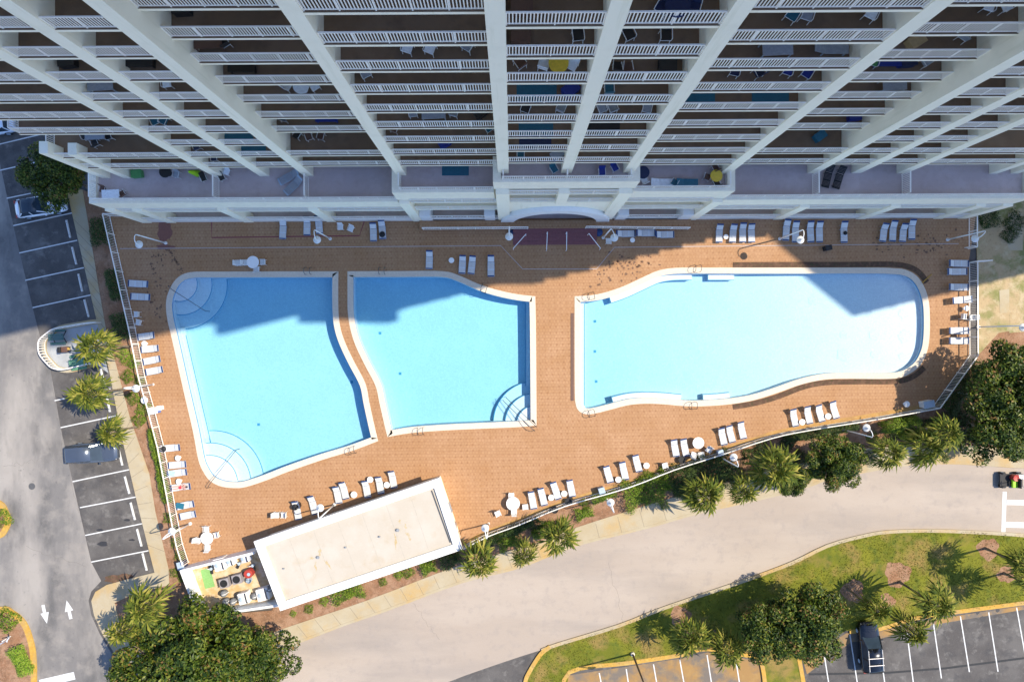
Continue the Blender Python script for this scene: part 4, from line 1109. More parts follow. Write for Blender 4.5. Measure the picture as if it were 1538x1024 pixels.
# small side tables and dining sets on the deck
TB = [(678, 391, .26, 'above the middle pool'), (950, 360.7, .24, 'below the lounger line by the right landing'), (1090.4, 355.5, .24, 'in the half-sunlit set of four'), (1451.8, 463, .26, 'by the right fence'),
      (216.7, 516, .27, 'between two sunlit loungers by the left fence'), (267, 687.7, .27, 'above the towel lounger by the left fence'), (268.4, 722.8, .27, 'above the sunbather by the left fence'), (531.6, 742.6, .32, 'above the pool house, at its middle'), (556, 720, .3, 'above the pool house, topmost'), (581, 728, .3, 'above the pool house, furthest right'),
      (828, 747, .3, 'second lounger gap by the lower fence'), (847.5, 741, .3, 'beside the fourth lounger right of the big table'), (928.8, 720, .3, 'between loungers in the middle of the lower fence'), (971, 699, .3, 'right of three loungers by the lower fence'), (1205, 633.7, .3, 'between first two of four loungers at lower right'), (1244, 625, .3, 'between last two of four loungers at lower right'), (1362, 606.8, .3, 'alone near the lower right fence corner')]
st = None
for a, b, r, d in TB:
    c = P(a, b, .45); c.z = .002; lab = f"small white round side table, {d}"
    if st is None: st = make_round_table(lab, M['white'], c, .27, .46, 'small side tables')
    else: o = dup(st, lab, c, 0, 'small side tables'); o.scale = (r / .27, r / .27, 1)
bt = None
for a, b, r, d in [(379.7, 393.7, .58, 'in shade above the left pool'), (310.6, 808, .62, 'at the lower left deck corner'), (770.5, 756, .66, 'by the lower fence right of the pool house'), (1049, 665, .56, 'below the long pool')]:
    c = P(a, b, .72); c.z = .002; lab = f"large white round dining table {d}"
    if bt is None: bt = make_round_table(lab, M['white'], c, .6, .73, 'dining tables')
    else: o = dup(bt, lab, c, 0, 'dining tables'); o.scale = (r / .6, r / .6, 1)
ch = None
CH = [(511.3, 341, 0, 'left of two under the building wall'), (527, 343.6, -.4, 'right of two under the building wall'), (357.8, 395, 1.57, 'outermost left of the shaded table'), (369, 394.5, 1.57, 'next left of the shaded table'), (394.5, 393.7, -1.57, 'right of the shaded table'), (385.5, 404.5, 3.14, 'below the shaded table'),
      (205, 472, -1.6, 'upper of two near the sunlit shadow edge by the left fence'), (208, 484, -1.8, 'lower of two near the shadow edge by the left fence'), (914, 362, 3.14, 'under the lamp by the right landing'), (1448, 475.4, 1.5, 'by the right fence, upper'), (1461, 476.8, -1.5, 'by the right fence, touching it'),
      (310, 794, 0, 'above the corner table'), (325, 803, -1.3, 'right of the corner table'), (297, 811, 1.4, 'left of the corner table'), (312, 822, 3.14, 'below the corner table'), (414.8, 773, 1.57, 'left of two beside the pool house'), (426, 773, -1.57, 'right of two beside the pool house'),
      (768, 744, 0, 'above the big table by the lower fence'), (772, 768, 3.14, 'below the big table by the lower fence'), (789, 761, .1, 'right of the big table by the lower fence'), (748, 771, .4, 'left of the big table by the lower fence'), (998.6, 699, .2, 'alone by the lower fence'), (1064.5, 675, -.6, 'lower right of the big table under the long pool'), (1041.6, 683, 2.8, 'lower left of the table under the long pool'), (1053, 683, 3.3, 'directly below the table under the long pool')]
for a, b, rz, d in CH:
    c = P(a, b, .45); c.z = .002; lab = f"white plastic chair {d}"
    if ch is None: ch = make_chair(lab, M['sling'], c, rz, 'deck chairs')
    else: dup(ch, lab, c, rz, 'deck chairs')


# ------------------------------------------------------------------ lamps
def make_lamp(label):
    r = thing('lamp_post', label, 'lamp')
    MB().tube([(0, 0, 0), (0, 0, 5.15)], .075, 10, .05).build('pole', M['white'], r, smooth=True)
    MB().tube([(0, 0, 5.1), (.03, 0, 5.25), (.18, 0, 5.42), (.42, 0, 5.45), (.66, 0, 5.35), (.8, 0, 5.15), (.82, 0, 4.98)], .04, 8).build('arm', M['white'], r, smooth=True)
    MB().lathe([(.02, .28), (.08, .25), (.11, .13), (.32, .02), (.36, -.03), (.34, -.05), (.25, -.03), (.05, .02)], (.82, 0, 4.72), 24).build('lamp_shade', cmat('lamp_white', (.66, .63, .58), .5), r, smooth=True)
    MB().lathe([(.12, .25), (.12, 0.0), (.16, 0), (.16, .04)][::-1], (0, 0, 0), 12).build('base', M['white'], r)
    return r
lp = None
for a, b, dx, dy, z, d in [(249, 365, 0, 1, 0, 'left shaded deck beside a rust stain'), (496, 358.6, .1, 1, 0, 'beside loungers under the left building wall'), (765, 354, 0, 1, 0, 'left of the entrance steps'), (906, 357, .5, 1, 0, 'right of the entrance steps'), (1171, 358.6, 0, 1, 0, 'above the long pool, over a lounger'),
                           (1423, 360, -.7, .8, 0, 'top right corner of the deck'), (1469, 491, .6, .1, SWZ, 'right edge of the photo beside the path'), (1440.5, 589.7, -.9, -.45, SWZ, 'over the dark tree at the right corner'), (1267, 645, -.3, -1, SWZ, 'outside the lower fence above a magnolia'), (1081.7, 686, -.3, -1, SWZ, 'outside the lower fence among dark shrubs'),
                           (910, 749, -.3, -1, SWZ, 'outside the lower fence left of the hedge'), (734, 785, -.2, -1, SWZ, 'near the pool house right corner'), (502.6, 757, -.1, -1, 0, 'leaning over the pool house roof'), (232, 577, 1, 0.1, SWZ, 'among bright shrubs by the left fence'), (286, 786, .7, -.7, 0, 'lower left fence near the corner table')]:
    lab = f"white hooked lamp post, {d}"; c = P(a, b, z)
    if lp is None: lp = make_lamp(lab); lp.location = c; lp.rotation_euler.z = atan2(-dy, dx); lp['group'] = 'pool deck lamps'
    else: dup(lp, lab, c, atan2(-dy, dx), 'pool deck lamps')


# ------------------------------------------------------------------ fences and handrails
def fence(name, label, pts, h=1.25, z=0.0, pitch=.17, post=1.8, m=None, cat='fence'):
    m = m or M['rail']
    o = Vector((pts[0].x, pts[0].y, z)); t = thing(name, label, cat, o)
    pts = [Vector((p.x - o.x, p.y - o.y, 0)) for p in pts]
    tr = MB(); pk = MB()
    for i in range(len(pts) - 1):
        a, b = pts[i], pts[i + 1]; L = (b - a).length
        if L < .05: continue
        d = (b - a) / L; up = Vector((0, 0, 1))
        tr.bar(a + up * h, b + up * h, .085, .06); tr.bar(a + up * .15, b + up * .15, .05, .05)
        n = max(1, round(L / pitch))
        mm = Matrix.Rotation(atan2(d.y, d.x), 3, 'Z')
        for k in range(1, n): pk.obox(a + d * (L * k / n) + up * (h / 2 + .07), (.022, .018, h - .15), mm)
        q = max(1, round(L / post))
        for k in range(q + (1 if i == len(pts) - 2 else 0)):
            MB().obox(a + d * (L * k / q) + up * (h / 2), (.075, .075, h - .03), mm).build('post', m, t)
    tr.build('rails', m, t); pk.build('pickets', m, t)
    return t
FC = mat('cream_fence_paint', (0.72, 0.68, 0.60), 0.5, 0.05, 4)
fence('picket_fence', 'long white see-through fence along the left side of the deck', [P(a + 3, b) for a, b in LFENCE], 1.3, 0)
bpts = [P(a, b, 1.3) for a, b in spline(BFENCE, False, 3)]
fence('picket_fence', 'cream fence along the lower deck edge above the shrubs', bpts, 1.3, 0, m=FC)
fence('picket_fence', 'white fence along the right deck side with a diagonal corner', [P(1412, 613, 1.3), P(1469, 534, 1.3), P(1468.5, 393, 1.3)], 1.3, 0)
fence('picket_fence', 'short white fence from the building corner at the upper right', [P(1468, 320, 1.3), P(1468, 371, 1.3), P(1455, 371, .6)], 1.3, 0)
fence('picket_fence', 'short fence joining the building to the top left fence corner', [P(154, 321, 1.3), P(176, 321.5, 1.3)], 1.3, 0)
fence('gate', 'open white gate leaf at the right fence', [P(1468.5, 392, 1.3), P(1491, 391, 1.3)], 1.3, 0, cat='gate')
fence('landing_railing', 'white railing on the landing left of the entrance', [P(634, 342, 1.7), P(793, 341, 1.7)], 1.05, .62, m=M['rail'], cat='railing')
fence('landing_railing', 'white railing on the landing right of the entrance', [P(881, 340, 1.7), P(1037, 341.5, 1.7)], 1.05, .62, m=M['rail'], cat='railing')
def handrail(label, a, b):
    A = P(*a, 1.3); B = P(*b, .9); t = thing('stair_handrail', label, 'handrail', (A.x, A.y, 0), 0, 'entrance step handrails')
    d = B - A; d.z = 0
    MB().tube([(0, 0, .45), (0, 0, 1.5), tuple(d + Vector((0, 0, .9))), tuple(d)], .035, 8).build('rail', M['white'], t)
handrail('leftmost white handrail on the entrance steps, slanted', (790, 352), (771, 373)); handrail('second white handrail from the left on the entrance steps', (822, 349), (821, 375)); handrail('third white handrail from the left on the entrance steps', (851, 349), (851, 375)); handrail('rightmost white handrail on the entrance steps, slanted', (884, 351), (902, 373))


# ------------------------------------------------------------------ pool ladders and handrails
lad = None
def make_ladder(label):
    r = thing('pool_ladder', label, 'ladder')
    for sx in (-.27, .27):
        MB().tube([(sx, -.62, .0), (sx, -.62, .45), (sx, -.52, .72), (sx, -.30, .84), (sx, -.05, .74), (sx, .06, .45), (sx, .06, -1.0)], .028, 8).build('rail', M['chrome'], r, smooth=True)
    for z in (-.35, -.65, -.95): MB().box(-.27, .27, .0, .12, z, z + .03).build('tread', M['chrome'], r)
    return r
for a, b, (dx, dy), d in [(464, 411.5, (0, 1), 'left pool, upper edge'), (529, 671.5, (-.3, -1), 'left pool, lower edge'), (575, 411.5, (0, 1), 'middle pool, upper edge'), (726, 437, (-.35, 1), 'middle pool, sloping upper right edge'), (632, 642.5, (-.05, -1), 'middle pool, lower edge'), (888, 449, (.2, 1), 'long pool, upper left corner'), (1046, 408, (0, 1), 'long pool, middle of its upper edge'), (887, 616, (-.2, -1), 'long pool, lower left corner'), (1040, 604, (0, -1), 'long pool, middle of its lower edge')]:
    c = P(a, b); ang = atan2(-dy, dx) - pi / 2; lab = f"steel pool ladder, {d}"
    if lad is None: lad = make_ladder(lab); lad.location = c; lad.rotation_euler.z = ang; lad['group'] = 'pool ladders'
    else: dup(lad, lab, c, ang, 'pool ladders')
def poolrail(label, pts):
    o = P(*pts[0]); t = thing('pool_handrail', label, 'handrail', o)
    pp = [P(*q) - o for q in pts]; L = len(pp) - 1
    path = [pp[0], pp[0] + Vector((0, 0, .55)), pp[0] + (pp[1] - pp[0]) * .06 + Vector((0, 0, .85)), pp[0] + (pp[1] - pp[0]) * .2 + Vector((0, 0, .85)), pp[-1] + Vector((0, 0, -.05)), pp[-1] + Vector((0, 0, -1.0))]
    MB().tube(path, .03, 8).build('rail', M['chrome'], t, smooth=True)
poolrail('single steel handrail over the lower left corner steps of the left pool', [(316, 731), (354, 676)])
poolrail('single steel handrail over the upper left corner steps of the left pool', [(257, 430), (308, 467)])
poolrail('upper of two steel handrails over the middle pool corner steps', [(806, 640), (760, 597)])
poolrail('lower of two steel handrails over the middle pool corner steps', [(803, 646), (756, 602)])

# ------------------------------------------------------------------ pool house
RZ = 3.25
rc = [P(381, 813, RZ), P(421, 917, RZ), P(695, 824.7, RZ), P(659.5, 717.5, RZ)]
ctr = sum(rc, Vector()) / 4; ctr.z = 0
ph = thing('pool_house', 'flat white-roofed pool house with rust stains on its roof', 'building', ctr)
rl = ccw([Vector((p.x - ctr.x, p.y - ctr.y)) for p in rc])
inn_ = offset(rl, .72); wl = offset(rl, .35)
MB().prism(wl, 0, 2.88).build('wall', M['paint'], ph)
mb = MB(); mb.prism(rl, 2.9, 3.06); rf_ = mb.build('roof', M['roof'], ph)
mb = MB(); n = 4
mb.add([(p.x, p.y, 3.27) for p in rl] + [(p.x, p.y, 3.27) for p in inn_], [(k, (k + 1) % n, n + (k + 1) % n, n + k) for k in range(n)])
mb.wall(offset(rl, -.004), 2.88, 3.27); mb.wall(inn_[::-1], 3.05, 3.27)
mb.build('parapet', M['white'], ph)
for a, b, r in [(477.6, 837, .10), (597.5, 796, .11), (519, 822, .06), (570, 806, .06), (426, 854, .05)]:
    p = P(a, b, RZ) - ctr; MB().lathe([(r, 0), (r, .14), (r * 1.4, .15), (r * 1.4, .2)], (p.x, p.y, 3.06), 12).build('roof_vent', cmat('vent_metal', (.25, .25, .25)), rf_)
mb = MB()
def rblob(a, b, rx, ry, rot, seed):
    rr = random.Random(seed); ph_ = [rr.random() * 6 for _ in range(4)]; c0 = P(a, b, 3.1) - ctr; pts = []
    for k in range(22):
        t = 2 * pi * k / 22; q = 1 + .35 * sin(3 * t + ph_[0]) * .6 + .3 * sin(5 * t + ph_[1]) + .15 * sin(8 * t + ph_[2])
        x, y = rx * q * cos(t), ry * q * sin(t); pts.append((c0.x + x * cos(rot) - y * sin(rot), c0.y + x * sin(rot) + y * cos(rot)))
    MB().flat(pts, 3.064).build('rust_stain', RUST, rf_)
RUST = layered('roof_rust', (0.44, 0.33, 0.17), [((0.46, 0.39, 0.29), 3, .42, .62, .9), ((0.36, 0.20, 0.06), 6, .55, .7, .8)], bump=0)
for i, (a, b, rx, ry, rot) in enumerate([(474, 850, .09, .45, .1), (492, 847, .1, .45, .7), (480, 829, .12, .32, -.1), (594, 812, .11, .6, .05), (613, 804, .12, .5, .55), (609, 790, .1, .25, .2), (600, 783, .1, .2, 0), (468, 838, .2, .12, 0)]): rblob(a, b, rx, ry, rot, i)
e = (rl[1] - rl[0])
MB().obox(((wl[2] + wl[3]) / 2).to_3d() + Vector((0, 0, 1.05)), (1.0, .1, 2.1), Matrix.Rotation(atan2((wl[3] - wl[2]).y, (wl[3] - wl[2]).x), 3, 'Z')).build('door', cmat('door_gray', (.3, .32, .34)), ph)
for k in range(1, 7):
    t_ = k / 7; A_ = inn_[0].lerp(inn_[1], t_); B_ = inn_[3].lerp(inn_[2], t_)
    if (inn_[1] - inn_[0]).length < (inn_[2] - inn_[1]).length: A_ = inn_[1].lerp(inn_[2], t_); B_ = inn_[0].lerp(inn_[3], t_)
    sm = MB(); strip(sm, [A_.lerp(B_, .03), A_.lerp(B_, .97)], -.025, .025, 3.0625); sm.build('roof_seam', cmat('seam', (.40, .345, .27)), rf_)
# dark bar standing in for the parapet's shade line, right end of the roof
p = P(648, 737, RZ) - ctr; q = P(676, 815, RZ) - ctr
MB().bar((p.x, p.y, 3.09), (q.x, q.y, 3.09), .10, .05).build('parapet_shade_bar', cmat('shade_bar_dark', (.06, .065, .07)), ph)

# equipment yard
yc = [P(271, 858, 1.8), P(297, 927, 1.8), P(428, 905, 1.2), P(383, 828, 1.2)]
yo = yc[0].copy(); yo.z = 0
yd = thing('equipment_yard_wall', 'low white wall enclosing the pool pump yard beside the pool house', 'wall', yo)
yp = [Vector((p.x - yo.x, p.y - yo.y, 0)) for p in yc]
for a, b in ((3, 0), (0, 1), (1, 2)):
    A, B = yp[a], yp[b]; d = (B - A).normalized()
    MB().bar(A + Vector((0, 0, .85)) - d * .1, B + Vector((0, 0, .85)) + d * .1 - d * .2, .22, 1.7).build('wall_panel', M['white'], yd)
struct('yard_floor', MB().flat(ccw([Vector((p.x, p.y)) for p in yc]), .006), layered('yard_floor', (0.5, 0.33, 0.15), [((.6, .48, .34), 1.2, .42, .62, .8), ((.3, .18, .08), 2.5, .52, .7, .7)]))
ang = atan2((yc[3] - yc[0]).y, (yc[3] - yc[0]).x)
def tank(label, a, b, w, d, h, m):
    c = P(a, b, h); t = thing('water_tank', label, 'tank', (c.x, c.y, .008), ang)
    MB().box(-w / 2, w / 2, -d / 2, d / 2, 0, h).build('body', m, t, bevel=.08)
    MB().lathe([(.2, 0), (.22, .05), (.1, .1)], (-w * .2, 0, h), 14).build('lid', M['slate'], t); MB().tube([(w * .35, -d * .4, h), (w * .35, -d * .4, h + .15), (w * .35, d * .45, h + .15)], .05, 8).build('pipe', M['black'], t)
tank('large white rectangular tank at the top of the pump yard', 329, 848, 1.1, 1.2, 1.1, M['white']); tank('smaller white tank beside the large one in the pump yard', 345, 843, .62, .9, 1.0, M['white']); tank('pale grey tank near the pool house in the pump yard', 367, 838, .75, .9, .9, cmat('palegray', (.6, .6, .64)))
tank('white low tank at the bottom of the pump yard', 365, 899, 1.0, 1.1, .9, M['white']); tank('white low tank at the lower right of the pump yard', 394, 893, 1.2, 1.2, .9, M['white'])
def condenser(label, a, b):
    c = P(a, b, .8); t = thing('air_condenser', label, 'condenser', (c.x, c.y, .008), ang)
    MB().box(-.45, .45, -.45, .45, 0, .8).build('cabinet', cmat('cond', (.28, .25, .25)), t, bevel=.03)
    MB().lathe([(.36, 0), (.36, .03), (.30, .035), (.06, .02)], (0, 0, .8), 20).build('fan_grille', M['black'], t)
condenser('brown-grey condenser unit, left of two in the pump yard', 336, 876); condenser('brown-grey condenser unit, right of two in the pump yard', 355, 870)
c = P(372, 862, .9); t = thing('chemical_drum', 'red round drum in the pump yard', 'drum', (c.x, c.y, .008)); MB().lathe([(.42, 0), (.44, .4), (.42, .85), (.38, .9)], n=20).build('body', colour('red'), t); MB().lathe([(.16, 0), (.16, .05)], (0.1, 0, .9), 12).build('lid', M['slate'], t)
c = P(373, 872, .5); t = thing('bucket', 'blue-grey bucket beside the red drum', 'bucket', (c.x, c.y, .008)); MB().lathe([(.24, 0), (.28, .45), (.26, .47), (.22, .06)], n=16).build('body', M['slate'], t); MB().tube([(-.27, 0, .45), (-.2, .1, .6), (.2, .1, .6), (.27, 0, .45)], .015, 6).build('handle', M['black'], t)
c = P(312, 868); o = MB().obox((0, 0, .01), (1.0, 1.9, .02), Matrix.Rotation(ang, 3, 'Z')).build('mat', cmat('greenmat', (.2, .38, .12)), None); o.location = (c.x, c.y, .008); tag(o, 'pale green mat on the pump yard floor', 'mat')
rr = random.Random(3)
for i, (a, b) in enumerate([(316, 850), (317, 858), (357, 850), (380, 853)]):
    c = P(a, b, .4); t = thing('pool_pump', f"small dark pump with pipes in the pump yard, {['below the white slab', 'left of the big tank', 'between the tanks', 'next to the pool house wall'][i]}", 'pump', (c.x, c.y, .008), rr.random() * 3)
    MB().tube([(-.28, 0, .2), (.12, 0, .2)], .12, 12).build('motor', M['black'], t); MB().lathe([(.15, .05), (.15, .42), (.1, .46)], (.25, 0, 0), 12).build('strainer', M['slate'], t); MB().tube([(.25, 0, .4), (.25, .3, .4), (.25, .6, .1)], .04, 8).build('pipe', M['white'], t)
for i, (a, b) in enumerate([(337, 905), (348, 905), (358, 896), (380, 897), (334, 893), (402, 886)]):
    c = P(a, b, .8); t = thing('sand_filter', f"round grey filter vessel in the lower yard row, {ORD[i]} along it", 'filter', (c.x, c.y, .008)); MB().lathe([(.2, 0), (.3, .1), (.33, .5), (.25, .75), (.1, .85), (.08, .95)], n=16).build('vessel', cmat('vessel', (.2, .2, .2)), t, smooth=True); MB().tube([(0, 0, .9), (.3, .1, .9), (.4, .1, .3)], .04, 8).build('pipe', M['white'], t)
c = P(275, 852, 1.0); t = thing('utility_box', 'dark blue box at the upper corner of the pump yard', 'box', (c.x - .35, c.y + .1, SWZ), ang); MB().box(-.3, .3, -.35, .35, 0, 1.0).build('body', colour('navy'), t); MB().box(-.33, .33, -.38, .38, 1.0, 1.06).build('lid', M['slate'], t)

# ------------------------------------------------------------------ small things on the deck
def bag(label, a, b, z=.36, m=None, s=.3, name='bag', cat='bag'):
    c = P(a, b, z + .1); t = thing(name, label, cat, (c.x, c.y, z))
    MB().lathe([(s * .8, 0), (s, s * .3), (s * .85, s * .7), (s * .4, s * .85)], n=14).build('body', m or M['black'], t, smooth=True)
    MB().tube([(-s * .5, 0, s * .7), (-s * .3, 0, s * 1.2), (s * .3, 0, s * 1.2), (s * .5, 0, s * .7)], .02, 6).build('handle', m or M['black'], t)
bag('black bag on a shaded lounger under the building wall', 574, 352); bag('small dark bag on the fifth lounger by the lamp', 1270, 350, s=.2); bag('black bag at the foot of a sunny lounger by the left fence', 245, 674, s=.3)
bag('dark round tray on the first lounger above the pool house', 443, 761, .34, s=.33); bag('navy cushion pile left of the steps under the landing rail', 770, 351, .01, M['navy'], .42, 'cushion_pile', 'cushions'); bag('navy cushion pile right of the steps under the landing rail', 899, 349, .01, M['navy'], .42, 'cushion_pile', 'cushions')
def box_thing(name, label, cat, a, b, w, d, h, m, m2, rz=0.0, z=0.004):
    c = P(a, b, h); t = thing(name, label, cat, (c.x, c.y, z), rz)
    MB().box(-w / 2, w / 2, -d / 2, d / 2, 0, h - .08).build('body', m, t, bevel=.03); MB().box(-w / 2 - .03, w / 2 + .03, -d / 2 - .03, d / 2 + .03, h - .08, h).build('lid', m2, t, bevel=.02)
    return t
box_thing('trash_bin', 'black bin on the shaded deck above the long pool', 'bin', 1245, 372, .6, .45, .7, M['black'], M['black'], .2)
box_thing('towel_bin', 'blue and white towel cart by the left fence', 'cart', 229, 617, .8, .55, .8, cmat('towelblue', (.12, .18, .42)), M['white'], .15)
box_thing('towel_bin', 'small white box beside the towel cart', 'box', 238, 613, .45, .4, .6, M['white'], M['white'], .2)
box_thing('trash_bin', 'grey bin by the lower fence between lounger sets', 'bin', 904, 737, .55, .55, .85, cmat('bin_gray', (.3, .33, .38)), M['slate'], .3); box_thing('trash_bin', 'white bin at the lower right fence corner', 'bin', 1396, 607, 1.0, .6, .9, M['white'], M['slate'], .2); box_thing('trash_bin', 'grey bin by the fence below the big table', 'bin', 1083, 680, .5, .5, .8, cmat('bin_gray', (.3, .33, .38)), M['slate'], .3)
for a, b, d in [(853.6, 753, 'by the fence right of four loungers'), (1024, 690, 'below the pair by the big table'), (833, 765, 'small, on the fence line left of a hedge')]:
    c = P(a, b, .3); t = thing('planter_pot', f"round dark pot {d}", 'pot', (c.x, c.y, .004)); MB().lathe([(.24, 0), (.33, .35), (.36, .42), (.30, .42), (.28, .36)], n=16).build('pot', M['black'], t)
c = P(222, 600, .02); o = MB().lathe([(.32, 0), (.35, .04), (.26, .08), (.2, .04)], n=20).build('life_ring', M['white'], None); o.location = (c.x, c.y, .6); tag(o, 'white ring hanging inside the left fence', 'life ring')
o = MB().bar((0, 0, .05), (P(1399, 412) - P(1384, 425)), .07, .06).build('wooden_board', M['yellow'], None); o.location = P(1384, 425, 0) + Vector((0, 0, .05)); tag(o, 'orange board at the upper right rim of the long pool', 'board')
o = MB().box(-.15, .15, -4.3, 4.3, 0, .03).build('trench_grate', colour('brown'), None); o.location = P(859.5, 536, 0) + Vector((0, 0, .0)); tag(o, 'dark drain grate along the left end of the long pool', 'grate')
# towels
for a, b, colr, d, rz, w, l in [(258.5, 711, 'teal', 'pale blue towel on a lounger below a side table', 1.45, .5, .55), (270.5, 759.5, 'teal', 'teal towel on the fifth lounger of the left fence', 1.4, .55, .75)]:
    c = P(a, b, .35); mm = colour('teal') if 'teal towel' in d else cmat('paleblue', (.35, .6, .72)); o = MB().obox((0, 0, 0), (w, l, .03), Matrix.Rotation(rz, 3, 'Z')).build('towel', mm, None); o.location = (c.x, c.y, .36); tag(o, d, 'towel')

# ------------------------------------------------------------------ sunbather
def skin_body(name, joints, edges, m, parent, root=0):
    me = bpy.data.meshes.new(name); me.from_pydata([j[:3] for j in joints], edges, []); me.materials.append(m)
    o = bpy.data.objects.new(name, me); COL.objects.link(o); o.parent = parent
    s = o.modifiers.new('skin', 'SKIN'); s.use_smooth_shade = True
    for i, j in enumerate(joints):
        v = me.skin_vertices[0].data[i]; v.radius = (j[3], j[4] if len(j) > 4 else j[3]); v.use_root = (i == root)
    ss = o.modifiers.new('sub', 'SUBSURF'); ss.levels = 2; ss.render_levels = 2
    return o
lo = LOUNGE[('sunny lower part of the left fence', 3)]
per = thing('person', 'sunbather in a red swimsuit lying face up on a white lounger by the left fence', 'person', (lo.location.x, lo.location.y, .34), lo.rotation_euler.z)
skin = mat('skin', (0.62, 0.33, 0.24), 0.55, 0.06, 6)
J = [(0, -.02, .14, .15, .10), (0, .18, .15, .125, .09), (0, .42, .26, .16, .10), (0, .54, .33, .06, .06), (0, .66, .41, .085, .1), (0, .76, .45, .07, .085),
     (.17, .46, .27, .055), (.27, .24, .17, .04), (.29, .02, .10, .03), (.29, -.06, .09, .035, .02),
     (-.17, .46, .27, .055), (-.28, .26, .17, .04), (-.20, .06, .24, .03), (-.14, .0, .27, .035, .02),
     (.10, -.08, .13, .085), (.12, -.46, .17, .058), (.12, -.86, .10, .036), (.13, -.90, .20, .03),
     (-.10, -.08, .13, .085), (-.13, -.44, .22, .058), (-.13, -.86, .10, .036), (-.14, -.90, .20, .03)]
E = [(0, 1), (1, 2), (2, 3), (3, 4), (4, 5), (2, 6), (6, 7), (7, 8), (8, 9), (2, 10), (10, 11), (11, 12), (12, 13), (0, 14), (14, 15), (15, 16), (16, 17), (0, 18), (18, 19), (19, 20), (20, 21)]
bd = skin_body('body', J, E, skin, per)
for hx, hy, hz, s in ((.29, -.06, .09, 1), (-.14, .0, .27, -1)):
    f = MB()
    for q in range(4): f.tube([(hx + (q - 1.5) * .018, hy - .03, hz), (hx + (q - 1.5) * .022, hy - .07, hz + .005), (hx + (q - 1.5) * .022, hy - .1 - .01 * (q in (1, 2)), hz - .005)], .009, 6, .007)
    f.tube([(hx - s * .03, hy + .02, hz), (hx - s * .06, hy - .02, hz + .005), (hx - s * .065, hy - .05, hz)], .010, 6, .008)
    f.build('fingers', skin, bd)
redm = cmat('swimsuit', (.55, .03, .05))
MB().tube([(0, -.10, .14), (0, .02, .15), (0, .10, .155)], .165, 14, .145).build('swim_trunks', redm, per)
MB().lathe([(.02, .10), (.075, .07), (.10, 0), (.09, -.06)], (0, .72, .46), 14).build('hair', cmat('hair', (.05, .03, .02)), per)
fc = MB().obox((0, .645, .515), (.03, .045, .03)); fc.obox((.035, .675, .51), (.022, .012, .012)); fc.obox((-.035, .675, .51), (.022, .012, .012)); fc.obox((0, .612, .505), (.045, .012, .01)); fc.build('face', cmat('skin_dark', (.4, .17, .13)), per)


# ------------------------------------------------------------------ cars
def loft(sections):
    mb = MB(); n = len(sections[0][1]); vs = []
    for y, pts in sections: vs += [(x, y, z) for x, z in pts]
    fs = []
    for i in range(len(sections) - 1):
        for k in range(n):
            k2 = (k + 1) % n; fs.append((i * n + k, i * n + k2, (i + 1) * n + k2, (i + 1) * n + k))
    fs.append(tuple(range(n))[::-1]); fs.append(tuple((len(sections) - 1) * n + k for k in range(n)))
    return mb.add(vs, fs)


